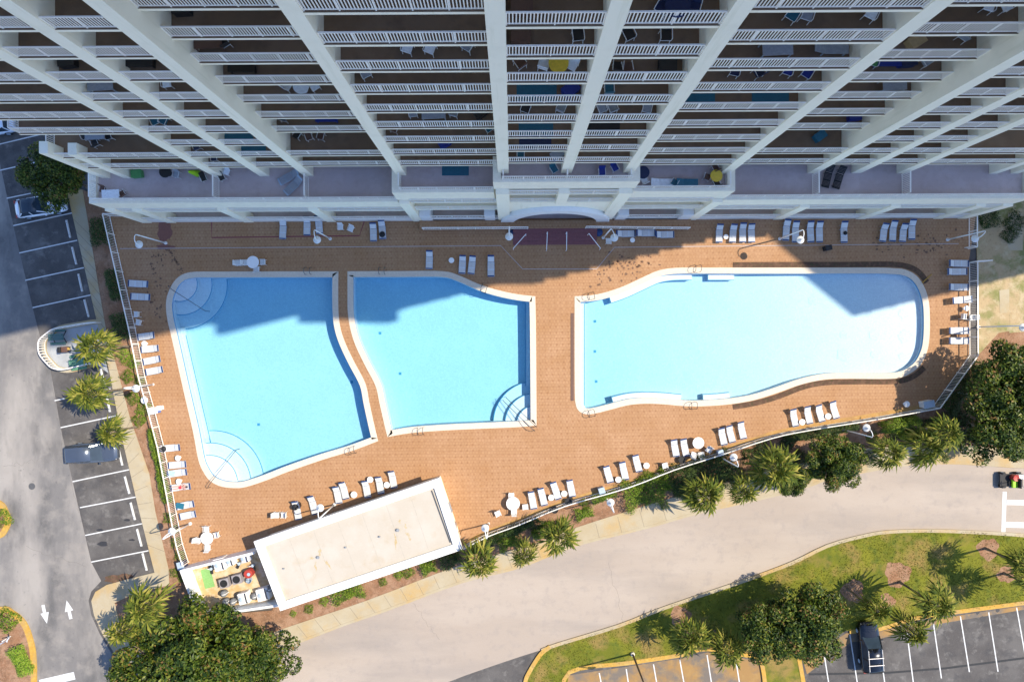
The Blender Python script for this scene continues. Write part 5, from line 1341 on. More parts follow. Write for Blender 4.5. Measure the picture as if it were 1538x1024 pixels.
def car(label, cat, loc, rz, L, W, roof_h, paint, rear=-.42, front_ws=.24, roof0=-.36, roof1=.06, bars=False, name='parked_car', roofm=None):
    t = thing(name, label, cat, loc, rz); w = W / 2; belt = roof_h * .60
    def sec(f):
        y = f * L; e = abs(f) * 2
        ww = w * (1 - .16 * e ** 5); hood = belt + .02 if f < front_ws else belt - .16 * ((f - front_ws) / (.5 - front_ws)) ** 1.2
        if f < -.44: hood = belt - .12
        if abs(f) > .49: hood -= .16; ww *= .93
        return (y, [(-ww * .88, .24), (-ww, .42), (-ww * .99, hood - .16), (-ww * .90, hood - .03), (-ww * .5, hood + .03), (0, hood + .045), (ww * .5, hood + .03), (ww * .90, hood - .03), (ww * .99, hood - .16), (ww, .42), (ww * .88, .24)])
    fs_ = [-.5, -.49, -.46, -.42, -.33, -.2, -.05, .1, .2, .24, .3, .38, .44, .48, .495, .5]
    body = loft([sec(f) for f in fs_]).build('body', paint, t, smooth=True)
    bw, tw_ = w * .89, w * .72
    y0, y1, r0, r1 = rear * L, front_ws * L, roof0 * L, roof1 * L
    def cab(z0, z1, grow, y0, y1, r0, r1, b, tp):
        return MB().add([(-b, y0, z0), (b, y0, z0), (b, y1, z0), (-b, y1, z0), (-tp, r0, z1), (tp, r0, z1), (tp, r1, z1), (-tp, r1, z1)], [(0, 1, 5, 4), (1, 2, 6, 5), (2, 3, 7, 6), (3, 0, 4, 7), (4, 5, 6, 7)])
    cab(belt - .02, roof_h - .03, 0, y0, y1, r0, r1, bw, tw_).build('windows', M['glass'], t)
    rf = loft([(r0 - .05, [(-tw_ * .94, roof_h - .06), (-tw_ * .9, roof_h - .03), (0, roof_h - .01), (tw_ * .9, roof_h - .03), (tw_ * .94, roof_h - .06)]), (r0 + .15, [(-tw_ * 1.02, roof_h - .05), (-tw_ * .93, roof_h + .005), (0, roof_h + .03), (tw_ * .93, roof_h + .005), (tw_ * 1.02, roof_h - .05)]), ((r0 + r1) / 2, [(-tw_ * 1.03, roof_h - .05), (-tw_ * .94, roof_h + .01), (0, roof_h + .045), (tw_ * .94, roof_h + .01), (tw_ * 1.03, roof_h - .05)]), (r1 + .02, [(-tw_ * .98, roof_h - .06), (-tw_ * .9, roof_h - .02), (0, roof_h + .01), (tw_ * .9, roof_h - .02), (tw_ * .98, roof_h - .06)])]).build('roof', roofm or paint, t, smooth=True)
    pl_ = MB()
    for s in (-1, 1):
        pl_.bar((s * bw * .99, y0, belt), (s * tw_, r0, roof_h - .02), .09, .07); pl_.bar((s * bw * .99, y1, belt), (s * tw_, r1, roof_h - .02), .08, .06)
        ym = (r0 + r1) / 2; pl_.bar((s * bw * 1.005, ym, belt), (s * tw_ * 1.01, ym, roof_h - .02), .08, .03)
    pl_.build('pillars', paint, t)
    for s in (-1, 1):
        MB().obox((s * (w + .08), y1 - .35, belt + .06), (.2, .12, .13)).build('mirror', paint, t, bevel=.03)
        MB().obox((s * w * .66, L * .478, belt - .26), (.30, .07, .12)).build('headlight', M['white'], t, bevel=.03)
        MB().obox((s * w * .74, -L * .492, belt - .14), (.28, .06, .16)).build('tail_light', colour('red'), t)
        for f in (-.30, .31):
            wl_ = MB().tube([(s * (w - .22), f * L, .33), (s * (w + .005), f * L, .33)], .33, 18).build('wheel', M['black'], t)
            MB().tube([(s * (w - .1), f * L, .33), (s * (w + .012), f * L, .33)], .2, 12).build('rim', M['slate'], wl_)
    if bars:
        for f in (-.27, -.13): MB().tube([(-tw_ - .03, f * L, roof_h + .12), (tw_ + .03, f * L, roof_h + .12)], .035, 8).build('roof_bar', M['rail'], t)
        for s in (-1, 1): MB().tube([(s * tw_ * .95, r0 + .15, roof_h + .08), (s * tw_ * .95, r1 - .1, roof_h + .08)], .025, 8).build('roof_rail', M['rail'], t)
    return t
def cpaint(n, c, rough=.18, metal=.4):
    m = mat(n, c, rough, .03, 2, metal=metal); m.node_tree.nodes['Principled BSDF'].inputs['Coat Weight'].default_value = .8; return m
def at_z(a, b, z): p = P(a, b, z); p.z = GZ + .014; return p
car('blue-grey minivan parked across a stall near the palms', 'car', at_z(134, 681, .9), radians(-90 + 4), 4.75, 1.95, 1.7, cpaint('bluegray_paint', (.075, .09, .115), metal=.3), rear=-.48, roof0=-.44, roof1=.07, front_ws=.26)
car('white sports coupe half under the dark tree at the upper left', 'car', at_z(57, 308, .6), radians(-90 + 9), 4.9, 1.9, 1.32, cpaint('white_car_paint', (.75, .76, .78), metal=0), rear=-.42, roof0=-.30, roof1=.0, front_ws=.19, roofm=M['glass'])
car('black estate car with two pale roof bars in the lower right lot', 'car', at_z(1311, 975, .9), radians(4), 4.85, 1.95, 1.65, cpaint('black_car_paint', (.008, .009, .012)), rear=-.47, roof0=-.42, roof1=.05, bars=True)
car('white car cut by the left edge below the tower', 'car', at_z(-18, 187, .7), radians(90 + 8), 4.5, 1.85, 1.45, cpaint('pale_car_paint', (.65, .7, .78), metal=0))

# small utility cart entering at the right edge
c = P(1523, 722, .5); t = thing('utility_cart', 'small open utility cart with a green seat and red drum at the right edge', 'cart', (c.x, c.y, GZ + .008), radians(90))
MB().box(-.62, .62, -1.1, 1.1, .42, .5).build('chassis', M['black'], t)
MB().obox((-.2, -.1, .78), (.95, .55, .25)).build('seat', colour('lime'), t, bevel=.08); MB().obox((-.2, -.42, 1.0), (.95, .12, .5)).build('backrest', M['black'], t, bevel=.04)
for sx in (-.66, .66):
    for sy in (-.75, .78):
        w_ = MB().tube([(sx - .1, sy, .3), (sx + .1, sy, .3)], .3, 16).build('wheel', M['black'], t); MB().tube([(sx - .11, sy, .3), (sx + .11, sy, .3)], .14, 12).build('rim', M['slate'], w_)
MB().lathe([(.3, 0), (.33, .5), (.3, .55), (.12, .5)], (.3, -.1, .5), 18).build('drum', colour('red'), t); MB().box(.2, .6, -.95, -.45, .5, .9).build('cargo_box', M['white'], t)
MB().tube([(-.2, .35, .5), (-.2, .6, 1.0)], .03, 8).build('steering_column', M['black'], t); MB().tube([(-.4, .55, 1.0), (-.2, .65, 1.05), (0, .55, 1.0)], .03, 8).build('handlebar', M['black'], t)
MB().tube([(-.6, -1.05, .5), (-.6, -1.05, 1.2), (.6, -1.05, 1.2), (.6, -1.05, .5)], .035, 8).build('roll_bar', M['rail'], t)

# ------------------------------------------------------------------ wheel stops, sign, light pole, patio
ws = None
for i, (a, b) in enumerate([((100, 330), (106, 357.5)), ((108.6, 371), (115, 397)), ((118, 411), (124, 438)), ((127, 449.6), (133.7, 476)), ((151.6, 554), (157.7, 579)), ((160, 592), (165.6, 618.6)), ((178, 672.7), (184, 698)), ((187.7, 715), (194.6, 741)), ((196.4, 754.4), (203, 780)), ((206, 793.5), (213, 820)), ((214, 829), (221, 857))]):
    A = P(*a, GZ); B = P(*b, GZ); d = B - A; lab = f"white concrete wheel stop, {ORD[i]} from the top of the left stalls"
    if ws is None:
        ws = thing('wheel_stop', lab, 'wheel stop'); MB().add([(-.9, -.09, 0), (.9, -.09, 0), (.9, .09, 0), (-.9, .09, 0), (-.86, -.06, .12), (.86, -.06, .12), (.86, .06, .12), (-.86, .06, .12)], [(0, 1, 5, 4), (1, 2, 6, 5), (2, 3, 7, 6), (3, 0, 4, 7), (4, 5, 6, 7)]).build('block', M['mark'], ws)
        for x in (-.6, .6): MB().lathe([(.03, 0), (.03, .01)], (x, 0, .12), 8).build('bolt', M['black'], ws)
        o = ws
    else: o = dup(ws, lab, (0, 0, 0))
    o.location = (A + B) / 2; o.location.z = GZ + .006; o.rotation_euler.z = atan2(d.y, d.x); o['group'] = 'wheel stops in the left stalls'
c = P(16, 955, SWZ); t = thing('arrow_sign', 'white blank arrow-shaped board on the island at the lower left', 'sign', (c.x, c.y, SWZ))
MB().tube([(0, 0, 0), (0, 0, 1.1)], .05, 8).build('post', M['white'], t); MB().add([(-.75, -.5, .75), (.45, .1, .75), (.2, .35, .8), (.75, .45, 1.2), (.55, -.1, 1.2), (.35, .0, 1.1), (-.55, -.62, 1.1)], [(0, 1, 2, 3, 4, 5, 6)]).build('board', M['white'], t)
c = P(950, 981, SWZ); t = thing('street_light', 'brown light pole standing on the lawn at the bottom edge', 'lamp', (c.x, c.y, SWZ))
brn = cmat('bronze_pole', (.10, .06, .03)); MB().tube([(0, 0, 0), (0, 0, 7.0)], .10, 10, .07).build('pole', brn, t); MB().lathe([(.2, 0), (.2, .25), (.12, .28)], n=12).build('base', M['coping'], t); MB().tube([(0, 0, 6.9), (.9, -.1, 7.0)], .05, 8).build('arm', brn, t); MB().obox((1.2, -.12, 6.98), (.7, .3, .14)).build('lamp_head', brn, t, bevel=.03)
pen = [(143.6, 484), (129, 485), (105, 489), (81, 493.5), (69, 501), (59, 510), (57, 519.5), (59, 532), (69, 544.5), (78, 552.5), (91.6, 555), (108, 552), (132, 546)]
pp = [P(a, b, GZ + 1.1) for a, b in spline(pen, False, 3)]
fence('patio_railing', 'curved white railing round the small barbecue patio by the left lot', pp, 1.1, GZ, .5, 2.6, cat='railing')
pl = [Vector((P(a, b, GZ + 1.1))[:2]) for a, b in spline(pen, False, 3)] + [Vector(P(163, 560, GZ)[:2]), Vector(P(147, 484, GZ)[:2])]
mb = MB().prism(ccw(pl), GZ - .1, GZ + .05); struct('barbecue_patio', mb, layered('patio_concrete', (.36, .36, .35), [((.28, .28, .28), 1, .45, .62, .7)]))
mb = MB(); kerb_strip(mb, [Vector(p[:2]) for p in pp], -.35, .12, GZ - .1, GZ + .14); struct('patio_kerb', mb, M['walk'])
c = P(89.5, 525, .8); t = thing('barbecue_grill', 'dark brown barbecue grill on the small patio', 'grill', (c.x, c.y, GZ + .05), .1)
MB().box(-.42, .42, -.28, .28, .3, .7).build('body', colour('brown'), t, bevel=.04); MB().box(-.42, -.1, -.3, .25, .7, .9).build('hood', M['black'], t, bevel=.05); MB().box(.45, .75, -.1, .15, .62, .66).build('shelf', M['yellow'], t)
for sx in (-.36, .36):
    for sy in (-.22, .22): MB().box(sx - .03, sx + .03, sy - .03, sy + .03, 0, .3).build('leg', M['black'], t)
def picnic(label, a, b, m, rz):
    c = P(a, b, .7); t = thing('picnic_table', label, 'table', (c.x, c.y, GZ + .05), rz)
    for k in range(4): MB().box(-.75, .75, -.33 + k * .17, -.19 + k * .17, .70, .74).build('plank', m, t)
    for s in (-1, 1):
        MB().box(-.75, .75, s * .62 - .12, s * .62 + .12, .42, .46).build('bench', m, t); MB().bar((s * .55, -.6, 0), (s * .55, .25, .7), .06, .06).build('leg', M['black'], t); MB().bar((s * .55, .6, 0), (s * .55, -.25, .7), .06, .06).build('leg', M['black'], t)
picnic('green picnic table in shade on the small patio', 81, 506, cmat('pgreen', (.06, .13, .11)), .05); picnic('green and white picnic table in sun on the small patio', 112, 544, cmat('pgreen2', (.10, .24, .13)), .15)
# ------------------------------------------------------------------ vegetation
def leaf_quad(mb, p, n, l, w, rr):
    n = n.normalized(); u = n.cross(Vector((rr.gauss(0, 1), rr.gauss(0, 1), rr.gauss(0, 1))))
    if u.length < 1e-4: u = n.orthogonal()
    u.normalize(); v = n.cross(u)
    o = len(mb.v)
    a = p - u * l * .5; b = p + u * l * .5
    mb.v += [tuple(a), tuple(p + v * w * .5 + n * w * .12), tuple(b), tuple(p - v * w * .5 + n * w * .12)]
    mb.f.append((o, o + 1, o + 2, o + 3))


def crown_mesh(seed, clumps, per, size, m, flat=.8, name='crown'):
    rr = random.Random(seed); mb = MB()
    C = []
    for i in range(clumps):
        while True:
            d = Vector((rr.gauss(0, 1), rr.gauss(0, 1), rr.gauss(0.25, .9))).normalized()
            if d.z > -.45: break
        r = rr.uniform(.52, .84)
        C.append((Vector((d.x * r, d.y * r, d.z * r * flat)), rr.uniform(.14, .27)))
    for c, r in C:
        k = int(per * (r / .26) ** 2)
        for _ in range(k):
            d = Vector((rr.gauss(0, 1), rr.gauss(0, 1), rr.gauss(.2, 1))).normalized()
            p = c + Vector((d.x, d.y, d.z * .85)) * r * rr.choice((rr.uniform(.8, 1.0), rr.uniform(.7, 1.12)))
            nn = (d + Vector((rr.gauss(0, .5), rr.gauss(0, .5), rr.gauss(.45, .5))))
            leaf_quad(mb, p, nn, size * rr.uniform(.55, 1.5), size * .55 * rr.uniform(.6, 1.3), rr)
    for _ in range(int(clumps * per * .10)):       # leaves inside, so the crown is not hollow
        d = Vector((rr.gauss(0, .33), rr.gauss(0, .33), rr.gauss(0, .25)))
        if d.length > .62: continue
        leaf_quad(mb, d, Vector((rr.gauss(0, 1), rr.gauss(0, 1), 1)), size * 1.3, size * .8, rr)
    return mb.mesh(name, m)


CROWNS = [crown_mesh(s, 44, 360, .075, M['magnolia']) for s in (21, 22, 23)]


def tree(label, a, b, r, zc, i, group='glossy dark trees'):
    c = P(a, b, zc); t = thing('magnolia_tree', label, 'tree', (c.x, c.y, GZ), 0, group)
    o = link_mesh('crown', CROWNS[i % 3], t, (0, 0, zc - GZ)); o.scale = (r, r, r * .85); o.rotation_euler.z = i * 1.7
    rr = random.Random(i)
    tk = MB().tube([(0, 0, 0), (.05, .03, 1.2), (0, 0, zc - GZ)], .22, 10, .10)
    tk.build('trunk', M['trunk'], t)
    lb = MB()
    for k in range(6):
        q = k * 1.05 + rr.random(); lb.tube([(0, 0, 1.3 + .3 * k), (cos(q) * r * .35, sin(q) * r * .35, zc - GZ - .2), (cos(q) * r * .66, sin(q) * r * .66, zc - GZ + .2 * r)], .09, 7, .025)
    lb.build('limbs', M['trunk'], t)
    return t
tree('large rounded magnolia at the lower left beside the pump yard', 305, 975, 5.2, 4.4, 0); tree('magnolia crown at the lower left nearest the pool house corner', 393, 985, 3.6, 4.0, 1); tree('magnolia at the lower left nearest the curved kerb', 225, 1000, 3.7, 3.6, 2); tree('magnolia at the bottom left edge of the frame', 320, 1050, 4.5, 4.2, 4)
tree('dark magnolia on the lawn beside the black car', 1212, 934, 4.0, 4.5, 3); tree('dark magnolia on the lawn left of its larger neighbour', 1150, 948, 3.2, 4.2, 5)
tree('tall magnolia cut by the right edge beside the fence corner', 1512, 575, 4.3, 4.6, 6); tree('magnolia at the right above the road', 1497, 645, 3.7, 4.4, 7); tree('magnolia at the far right edge above the cart', 1556, 620, 4.2, 4.6, 8)
tree('magnolia between the lower fence and the road', 1256, 690, 3.1, 3.8, 9); tree('small magnolia beside the largest palm by the road', 1186, 722, 1.9, 3.2, 10)
tree('dark shaded tree over the white coupe at the upper left', 80, 262, 3.3, 4.6, 11)


def frond(mb, rr, base, yaw, pitch, plen, flen, m=11):
    """fan frond: a petiole and a fan of long leaflets that droop at their tips."""
    R = Matrix.Rotation(yaw, 3, 'Z') @ Matrix.Rotation(-pitch, 3, 'Y') @ Matrix.Rotation(rr.uniform(-.6, .6), 3, 'X')
    b = Vector(base)
    tip = b + R @ Vector((plen, 0, 0)) + Vector((0, 0, -plen * plen * .2))
    side = R @ Vector((0, .022, 0))
    o = len(mb.v); mb.v += [tuple(b - side), tuple(b + side), tuple(tip + side), tuple(tip - side)]; mb.f.append((o, o + 1, o + 2, o + 3))
    for k in range(m):
        a = (k / (m - 1) - .5) * radians(215) + rr.gauss(0, .06)
        L = flen * (1.12 - .42 * abs(a) / 1.88) * rr.uniform(.8, 1.15)
        d = Vector((cos(a), sin(a), .16 * (-1) ** k + rr.gauss(0, .05))); w = Vector((-sin(a), cos(a), 0)) * flen * rr.uniform(.055, .085)
        sag = Vector((0, 0, -.20 * L)); sag2 = Vector((0, 0, -.55 * L))
        m1 = tip + R @ (d * L * .5) + sag * .4; e = tip + R @ (d * L * .92) + sag2 * rr.uniform(.6, 1.2)
        ww = R @ w
        i = len(mb.v); mb.v += [tuple(tip), tuple(m1 - ww), tuple(m1 + ww), tuple(e)]
        mb.f.append((i, i + 1, i + 2)); mb.f.append((i + 1, i + 3, i + 2))


def palm_mesh(seed, n=30):
    rr = random.Random(seed); mb = MB()
    for k in range(n):
        t = k / n; yaw = k * 2.399 + rr.gauss(0, .35)
        pitch = radians(82) * (1 - t) ** 1.1 + radians(-30) * t + rr.gauss(0, .15)
        grow = .45 + .55 * min(1, t * 2.2)
        frond(mb, rr, (rr.gauss(0, .05), rr.gauss(0, .05), .12 - .35 * t), yaw, pitch, .78 * grow * rr.uniform(.75, 1.2), .95 * (.75 + .25 * grow) * rr.uniform(.78, 1.2))
    return mb.mesh('fronds', M['palm'])


PALMS = [palm_mesh(s) for s in (31, 32, 33, 34, 35)]
dry = MB(); rr = random.Random(5)
for k in range(9):
    a = k * .7; dry.tube([(cos(a) * .1, sin(a) * .1, -.1), (cos(a) * .5, sin(a) * .5, -.45), (cos(a) * .62, sin(a) * .62, -1.0)], .03, 4, .01)
DRY = dry.mesh('dead_fronds', M['palmdry'])
palms = [(143, 521, 5.2, 1.15, 'over the barbecue patio'), (132, 591, 5.4, 1.1, 'over the stalls left of the lamp among shrubs'), (164, 650, 4.2, 1.0, 'beside the blue-grey minivan'), (213, 915, 5.6, 1.15, 'beside the brown path at the lower left'), (183, 948, 4.4, 1.0, 'at the curved kerb, lower left'),
         (720, 846, 4, 1.1, 'by the path nearest the pool house'), (787, 832, 4, .95, 'by the path, second from the pool house'), (840, 805, 4.6, 1.05, 'by the path, third from the pool house'), (1059, 743, 5, 1.15, 'by the road among dark shrubs, left'), (1118, 738, 5, 1.1, 'by the road among dark shrubs, right'), (1164, 704, 6.0, 1.22, 'largest, beside the small magnolia'),
         (1339, 681, 5.4, 1.15, 'right of the roadside magnolia'), (1395, 672, 5.3, 1.05, 'middle of three left of the right trees'), (1424, 651, 6, 1.15, 'uppermost, against the right trees'), (1037, 957, 3.7, 1.1, 'on the lawn, left of the dark magnolia'), (1094, 976, 3.9, 1.05, 'over the stained parking, left of the magnolia'),
         (1319, 918, 5.2, 1.05, 'above the black car'), (1410, 910, 5.8, 1.05, 'over the yellow kerb right of a mulch ring'), (1373, 950, 4.6, 1.1, 'over the parking right of the black car'), (1546, 852, 5.4, 1.1, 'at the right edge above the lawn'), (1577, 893, 5.4, 1.1, 'beyond the right edge, known by its shadow')]
for i, (a, b, z, s, d) in enumerate(palms):
    c = P(a, b, z); t = thing('palm_tree', f"cabbage palm with fan leaves, {d}", 'palm', (c.x, c.y, SWZ - .03), i * .9, 'palms')
    h = z - SWZ
    o = link_mesh('crown', PALMS[i % 5], t, (0, 0, h)); q = 1.06 + .14 * sin(i * 2.7); o.scale = (s * q, s * q * (1 + .1 * sin(i * 1.9)), s * (1 + .2 * sin(i * 3.3))); o.rotation_euler = (.16 * sin(i * 2.1), .16 * cos(i * 3.7), i * 1.3)
    d_ = link_mesh('dead_fronds', DRY, t, (0, 0, h - .1))
    MB().tube([(0, 0, 0), (.03, .02, h * .5), (0, 0, h)], .16, 9, .13).build('trunk', M['trunk'], t)


def bush_mesh(seed, n, m, size=.13):
    rr = random.Random(seed); mb = MB()
    for _ in range(n):
        d = Vector((rr.gauss(0, 1), rr.gauss(0, 1), abs(rr.gauss(.2, .8)))).normalized()
        lump = 1 + .16 * sin(4 * atan2(d.y, d.x) + seed) + .12 * sin(7 * d.z + 3 * d.x)
        p = Vector((d.x, d.y, d.z * .75)) * rr.uniform(.66, 1.05) * lump
        leaf_quad(mb, p, d + Vector((rr.gauss(0, .5), rr.gauss(0, .5), .4 + rr.gauss(0, .4))), size * rr.uniform(.8, 1.4), size * .6, rr)
    return mb.mesh('foliage', m)


M['creeper'] = leaf_mat('creeper_leaf', [(0.0, (0.03, 0.018, 0.008)), (0.55, (0.09, 0.045, 0.018)), (0.8, (0.06, 0.07, 0.012)), (1.0, (0.16, 0.15, 0.03))], 0.6, 0.1)
BUSH = {k: [bush_mesh(s, 750, M[k]) for s in (1, 2)] for k in ('hedge', 'lime', 'darkhedge')}
def bush(label, a, b, r, k='hedge', h=1.0, name='shrub', cat='shrub'):
    c = P(a, b, .4); t = thing(name, label, cat, (c.x, c.y, SWZ - .03))
    o = link_mesh('foliage', BUSH[k][int(a) % 2], t); o.scale = (r, r, r * h); o.rotation_euler.z = a
    s = MB()
    for q in range(4): s.tube([(0, 0, 0), (cos(q * 1.6) * r * .4, sin(q * 1.6) * r * .4, r * h * .6)], .02, 5)
    s.build('stems', M['trunk'], t)


def hedge(label, pts, w, h, k='hedge', n_per=260, size=.13):
    path = [P(a, b, h * .6) for a, b in spline(pts, False, 4)]; o = Vector((path[0].x, path[0].y, SWZ - .03))
    t = thing('hedge', label, 'hedge', o); rr = random.Random(len(label) + int(pts[0][0])); mb = MB()
    segs = [((path[i + 1] - path[i]).length, path[i], path[i + 1]) for i in range(len(path) - 1)]; T = sum(s[0] for s in segs); N = int(n_per * T * (w + h))
    tk = MB(); acc = 0
    for _ in range(N):
        u = rr.random() * T
        for L, A, B in segs:
            if u <= L: break
            u -= L
        p = A.lerp(B, u / max(L, 1e-6)); d = (B - A).normalized(); nn = Vector((-d.y, d.x, 0))
        ww = w * (1 + .22 * sin(p.x * 2.1 + p.y) + .12 * sin(p.x * 5 + 1)); hh = h * (1 + .18 * sin(p.x * 1.7 + 2 * p.y) + .1 * sin(p.y * 6))
        ang = rr.uniform(0, pi); q = rr.uniform(.7, 1.05)
        pos = Vector((p.x - o.x, p.y - o.y, 0)) + nn * (cos(ang) * ww / 2 * q) + Vector((0, 0, hh * sin(ang) ** .7 * q)) + d * rr.gauss(0, .1)
        leaf_quad(mb, pos, nn * cos(ang) + Vector((rr.gauss(0, .45), rr.gauss(0, .45), .4 + sin(ang) + rr.gauss(0, .3))), size * rr.uniform(.8, 1.4), size * .6, rr)
    mb.build('foliage', M[k], t)
    for k2 in range(max(2, int(T / .8))):
        i = min(len(path) - 1, int(k2 / max(1, int(T / .8)) * len(path))); q = path[i] - o; q.z = 0
        tk.tube([q, q + Vector((.05, .02, h * .7))], .03, 5)
    tk.build('stems', M['trunk'], t)


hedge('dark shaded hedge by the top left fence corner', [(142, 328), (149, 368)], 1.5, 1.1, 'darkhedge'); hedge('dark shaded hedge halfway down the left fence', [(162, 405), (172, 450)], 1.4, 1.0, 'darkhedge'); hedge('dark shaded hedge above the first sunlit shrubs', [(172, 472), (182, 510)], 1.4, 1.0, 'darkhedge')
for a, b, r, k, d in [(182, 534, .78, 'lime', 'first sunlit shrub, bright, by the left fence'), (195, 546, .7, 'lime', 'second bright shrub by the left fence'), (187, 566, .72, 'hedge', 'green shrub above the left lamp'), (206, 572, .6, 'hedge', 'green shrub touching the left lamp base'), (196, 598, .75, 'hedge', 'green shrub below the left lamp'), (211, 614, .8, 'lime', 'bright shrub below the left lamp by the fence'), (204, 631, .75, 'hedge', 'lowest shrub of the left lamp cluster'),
                      (249, 780, .6, 'hedge', 'round shrub below the left hedge row'), (259, 797, .5, 'hedge', 'small round shrub by the lower left lamp'), (260, 817, .6, 'hedge', 'round shrub below the lower left lamp'), (266, 836, .6, 'hedge', 'last round shrub above the pump yard'), (257, 863, .5, 'hedge', 'small shrub left of the pump yard wall'), (268, 872, .4, 'hedge', 'low shrub against the pump yard wall'),
                      (461, 918, .5, 'hedge', 'spiky plant below the pool house, leftmost'), (484, 906, .5, 'lime', 'pale plant below the pool house left of the hedge'), (573, 877, .45, 'hedge', 'small plant below the middle of the pool house'), (597, 866, .5, 'lime', 'pale plant below the pool house right half'), (611, 862, .65, 'hedge', 'green shrub below the pool house right half'), (437, 925, .35, 'lime', 'tiny plant near the big magnolia'),
                      (1345, 655, .9, 'darkhedge', 'dark shrub behind the palm right of the magnolia'), (1316, 660, .7, 'hedge', 'green shrub right of the roadside magnolia'), (1130, 688, 1.0, 'darkhedge', 'dark shrub right of the lamp among shrubs'), (1092, 722, .9, 'darkhedge', 'dark shrub between the two roadside palms'), (1186, 667, .8, 'darkhedge', 'dark shrub against the lower fence left of the magnolia'), (1146, 672, .8, 'darkhedge', 'dark shrub by the fence above the largest palm'), (1025, 738, .9, 'darkhedge', 'dark shrub left of the first roadside palm'),
                      (1386, 642, .9, 'darkhedge', 'dark shrub behind the three palms'), (1440, 630, 1.2, 'darkhedge', 'dark shrub under the right corner lamp'), (1425, 690, .5, 'hedge', 'small shrub by the footpath under the three palms'), (1530, 332, 1.1, 'darkhedge', 'shaded shrub at the upper right edge'), (1490, 325, 1.2, 'darkhedge', 'shaded dark shrub right of the short upper fence'), (1522, 352, .8, 'darkhedge', 'low shaded shrub on the upper right path'),
                      (5, 934, 1.2, 'hedge', 'green shrub on the lower left island above the sign'), (-2, 780, .95, 'hedge', 'green shrub on the small left island'), (878, 757, .5, 'hedge', 'small shrub left of the lamp by the hedge'), (1000, 760, .5, 'hedge', 'small shrub by the path below the big hedge'), (806, 790, .8, 'darkhedge', 'dark shrub between two palms by the fence'), (1040, 752, .8, 'darkhedge', 'dark low shrub at the path left of the first roadside palm'), (1078, 738, .9, 'hedge', 'green shrub wedged between the two roadside palms'), (1106, 712, 1.0, 'darkhedge', 'dark shrub just right of the lamp base'), (1140, 715, .9, 'hedge', 'green shrub left of the largest palm'), (1205, 690, .9, 'darkhedge', 'dark shrub left of the roadside magnolia'), (1310, 690, .7, 'darkhedge', 'dark shrub at the magnolia edge by the path'), (1360, 640, .8, 'darkhedge', 'dark shrub against the fence near the corner'), (1410, 640, 1.0, 'darkhedge', 'dark shrub left of the corner lamp'), (1455, 640, 1.2, 'darkhedge', 'dark shrub filling under the right trees')]:
    bush(f"{d}", a, b, r, k)
for a, b, r, d in [(1283, 397, .28, 'tiny weed in the upper soil strip'), (1206, 580, .3, 'tiny weed at the bend of the lower soil strip'), (1262, 574, .32, 'low weed in the lower soil strip, middle'), (1312, 573, .3, 'low weed in the lower soil strip, right of middle'), (1384, 555, .38, 'yellowish weed at the right end of the lower soil strip')]: bush(d, a, b, r, 'hedge', .6, 'weed', 'weed')
hedge('thin clipped hedge row along the lower left fence', [(222, 645), (233, 690), (241, 727), (249, 756)], .75, .75); hedge('bright clipped hedge below the pool house', [(498, 898), (520, 891), (545, 883)], 1.7, .8); hedge('clipped hedge below the right end of the pool house', [(632, 858), (653, 850)], 1.5, .9)
hedge('dark clipped hedge at the pool house right corner', [(663, 849), (692, 838)], 1.4, .9, 'darkhedge'); hedge('long hedge against the fence right of the pool house', [(704, 828), (735, 813), (768, 799), (800, 785)], 1.0, .9, 'darkhedge'); hedge('bright low hedge between the first two palms', [(748, 820), (765, 813), (782, 806)], 1.7, .7)
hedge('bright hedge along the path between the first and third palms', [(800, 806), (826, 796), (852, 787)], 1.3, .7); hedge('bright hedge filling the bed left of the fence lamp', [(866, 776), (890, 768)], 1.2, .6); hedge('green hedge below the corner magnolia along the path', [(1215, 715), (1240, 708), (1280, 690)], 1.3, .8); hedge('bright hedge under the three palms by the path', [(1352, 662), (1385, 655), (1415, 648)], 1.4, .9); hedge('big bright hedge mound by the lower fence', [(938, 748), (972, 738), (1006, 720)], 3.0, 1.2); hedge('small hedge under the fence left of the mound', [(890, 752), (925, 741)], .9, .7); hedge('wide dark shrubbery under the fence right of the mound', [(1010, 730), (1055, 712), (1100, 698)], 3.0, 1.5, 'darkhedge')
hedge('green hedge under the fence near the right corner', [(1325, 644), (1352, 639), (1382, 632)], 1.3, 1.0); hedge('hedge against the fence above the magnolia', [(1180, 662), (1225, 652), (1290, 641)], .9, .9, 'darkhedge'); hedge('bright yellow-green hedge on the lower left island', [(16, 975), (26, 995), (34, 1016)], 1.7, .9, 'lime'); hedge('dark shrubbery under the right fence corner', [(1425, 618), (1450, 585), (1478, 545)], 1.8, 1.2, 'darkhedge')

for pts, lab in (([(1104, 398), (1180, 397.5), (1260, 397.5), (1335, 397), (1362, 400), (1380, 409), (1391, 422)], 'sparse brown-green creeper in the upper soil strip of the long pool'), ([(1103, 611), (1135, 605), (1168, 595.5), (1206, 581), (1240, 574.5), (1290, 573), (1345, 572.5), (1370, 566), (1386, 554)], 'sparse brown-green creeper in the lower soil strip of the long pool')):
    hedge(lab, pts, .42, .16, 'creeper', 130, .11)
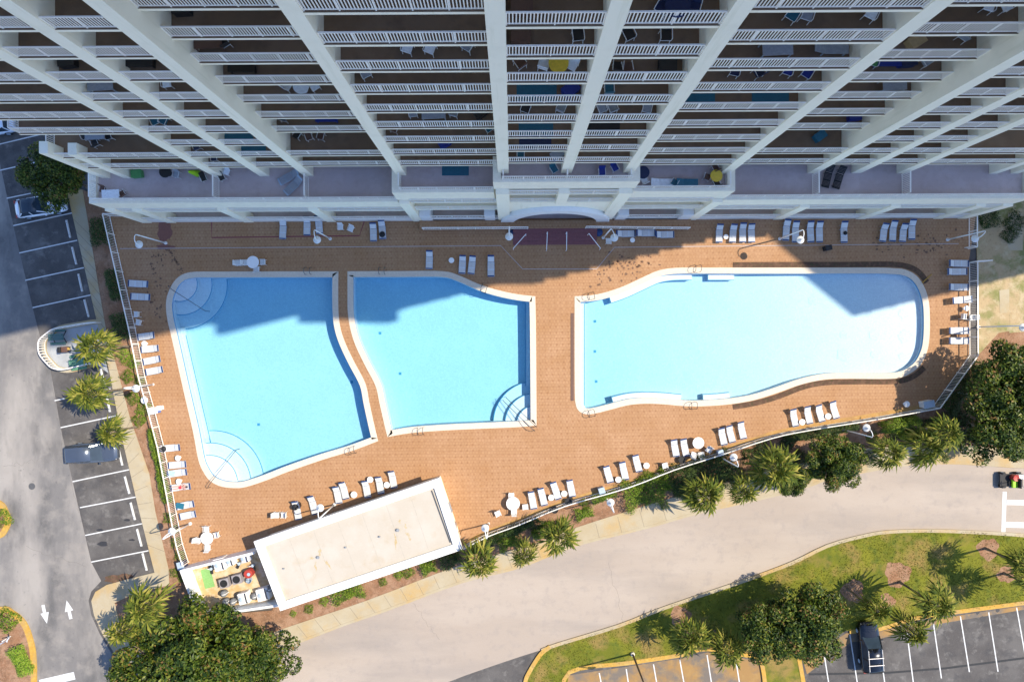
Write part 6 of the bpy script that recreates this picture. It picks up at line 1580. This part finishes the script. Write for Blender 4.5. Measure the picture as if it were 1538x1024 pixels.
# grass tufts over the lawn (uncountable)
lawnL = ccw([Vector(p[:2]) for p in px_loop(lawn, SWZ)]); xs = [p.x for p in lawnL]; ys = [p.y for p in lawnL]
mb = MB(); rr = random.Random(8)
cnt = 0
while cnt < 15000:
    x = rr.uniform(min(xs), min(max(xs), 52)); y = rr.uniform(max(min(ys), -36), max(ys))
    if not inside((x, y), lawnL): continue
    if sin(x * .9 + 1.3 * sin(y * .7)) + sin(y * 1.1 + x * .4) + rr.gauss(0, .5) > 1.0: cnt += .35; continue
    cnt += 1; a = rr.random() * 6.28; h = rr.uniform(.05, .13); dx, dy = cos(a) * .035, sin(a) * .035; tx, ty = rr.gauss(0, .05), rr.gauss(0, .05)
    mb.add([(x - dx, y - dy, SWZ), (x + dx, y + dy, SWZ), (x + tx, y + ty, SWZ + h)], [(0, 1, 2)])
o = mb.build('grass', leaf_mat('grass_blade', [(0, (.05, .07, .006)), (.5, (.11, .125, .010)), (1, (.24, .18, .04))], .8, .2)); tag(o, None, None, None, 'stuff')

# ------------------------------------------------------------------ light, sky, camera
to_sun = Vector((0.752, 0.188, 1.0)).normalized()
sun = bpy.data.lights.new('sun', 'SUN'); sun.energy = 4.1; sun.angle = radians(0.53); sun.color = (1.0, 0.88, 0.69)
so = bpy.data.objects.new('sun', sun); COL.objects.link(so); so.rotation_euler = (-to_sun).to_track_quat('-Z', 'Y').to_euler(); so.location = (30, 10, 90)
w = bpy.data.worlds.new('World'); SC.world = w; w.use_nodes = True
nt = w.node_tree; bg = nt.nodes['Background']; sk = nt.nodes.new('ShaderNodeTexSky'); sk.sky_type = 'NISHITA'; sk.sun_disc = False
sk.sun_elevation = math.asin(to_sun.z); sk.sun_rotation = atan2(to_sun.x, to_sun.y); sk.air_density = 1.0; sk.dust_density = 0.6; sk.ozone_density = 1.2
tint = mixnode(nt, 'MULTIPLY', 1.0); tint.inputs[7].default_value = (0.86, 0.965, 1.14, 1); nt.links.new(sk.outputs[0], tint.inputs[6]); nt.links.new(tint.outputs[2], bg.inputs[0]); bg.inputs[1].default_value = 0.14
cam = bpy.data.cameras.new('camera'); cam.sensor_width = 36; cam.lens = FPX / 1538 * 36; cam.clip_end = 2000; cam.clip_start = 0.5
co = bpy.data.objects.new('camera', cam); COL.objects.link(co); co.location = (0, 0, CAM_H); co.rotation_euler = (0, 0, 0); SC.camera = co
SC.view_settings.view_transform = 'Standard'; SC.view_settings.look = 'None'; SC.view_settings.exposure = 0.8; SC.view_settings.gamma = 1
SC.cycles.max_bounces = 8; SC.cycles.transparent_max_bounces = 12; SC.cycles.volume_bounces = 2
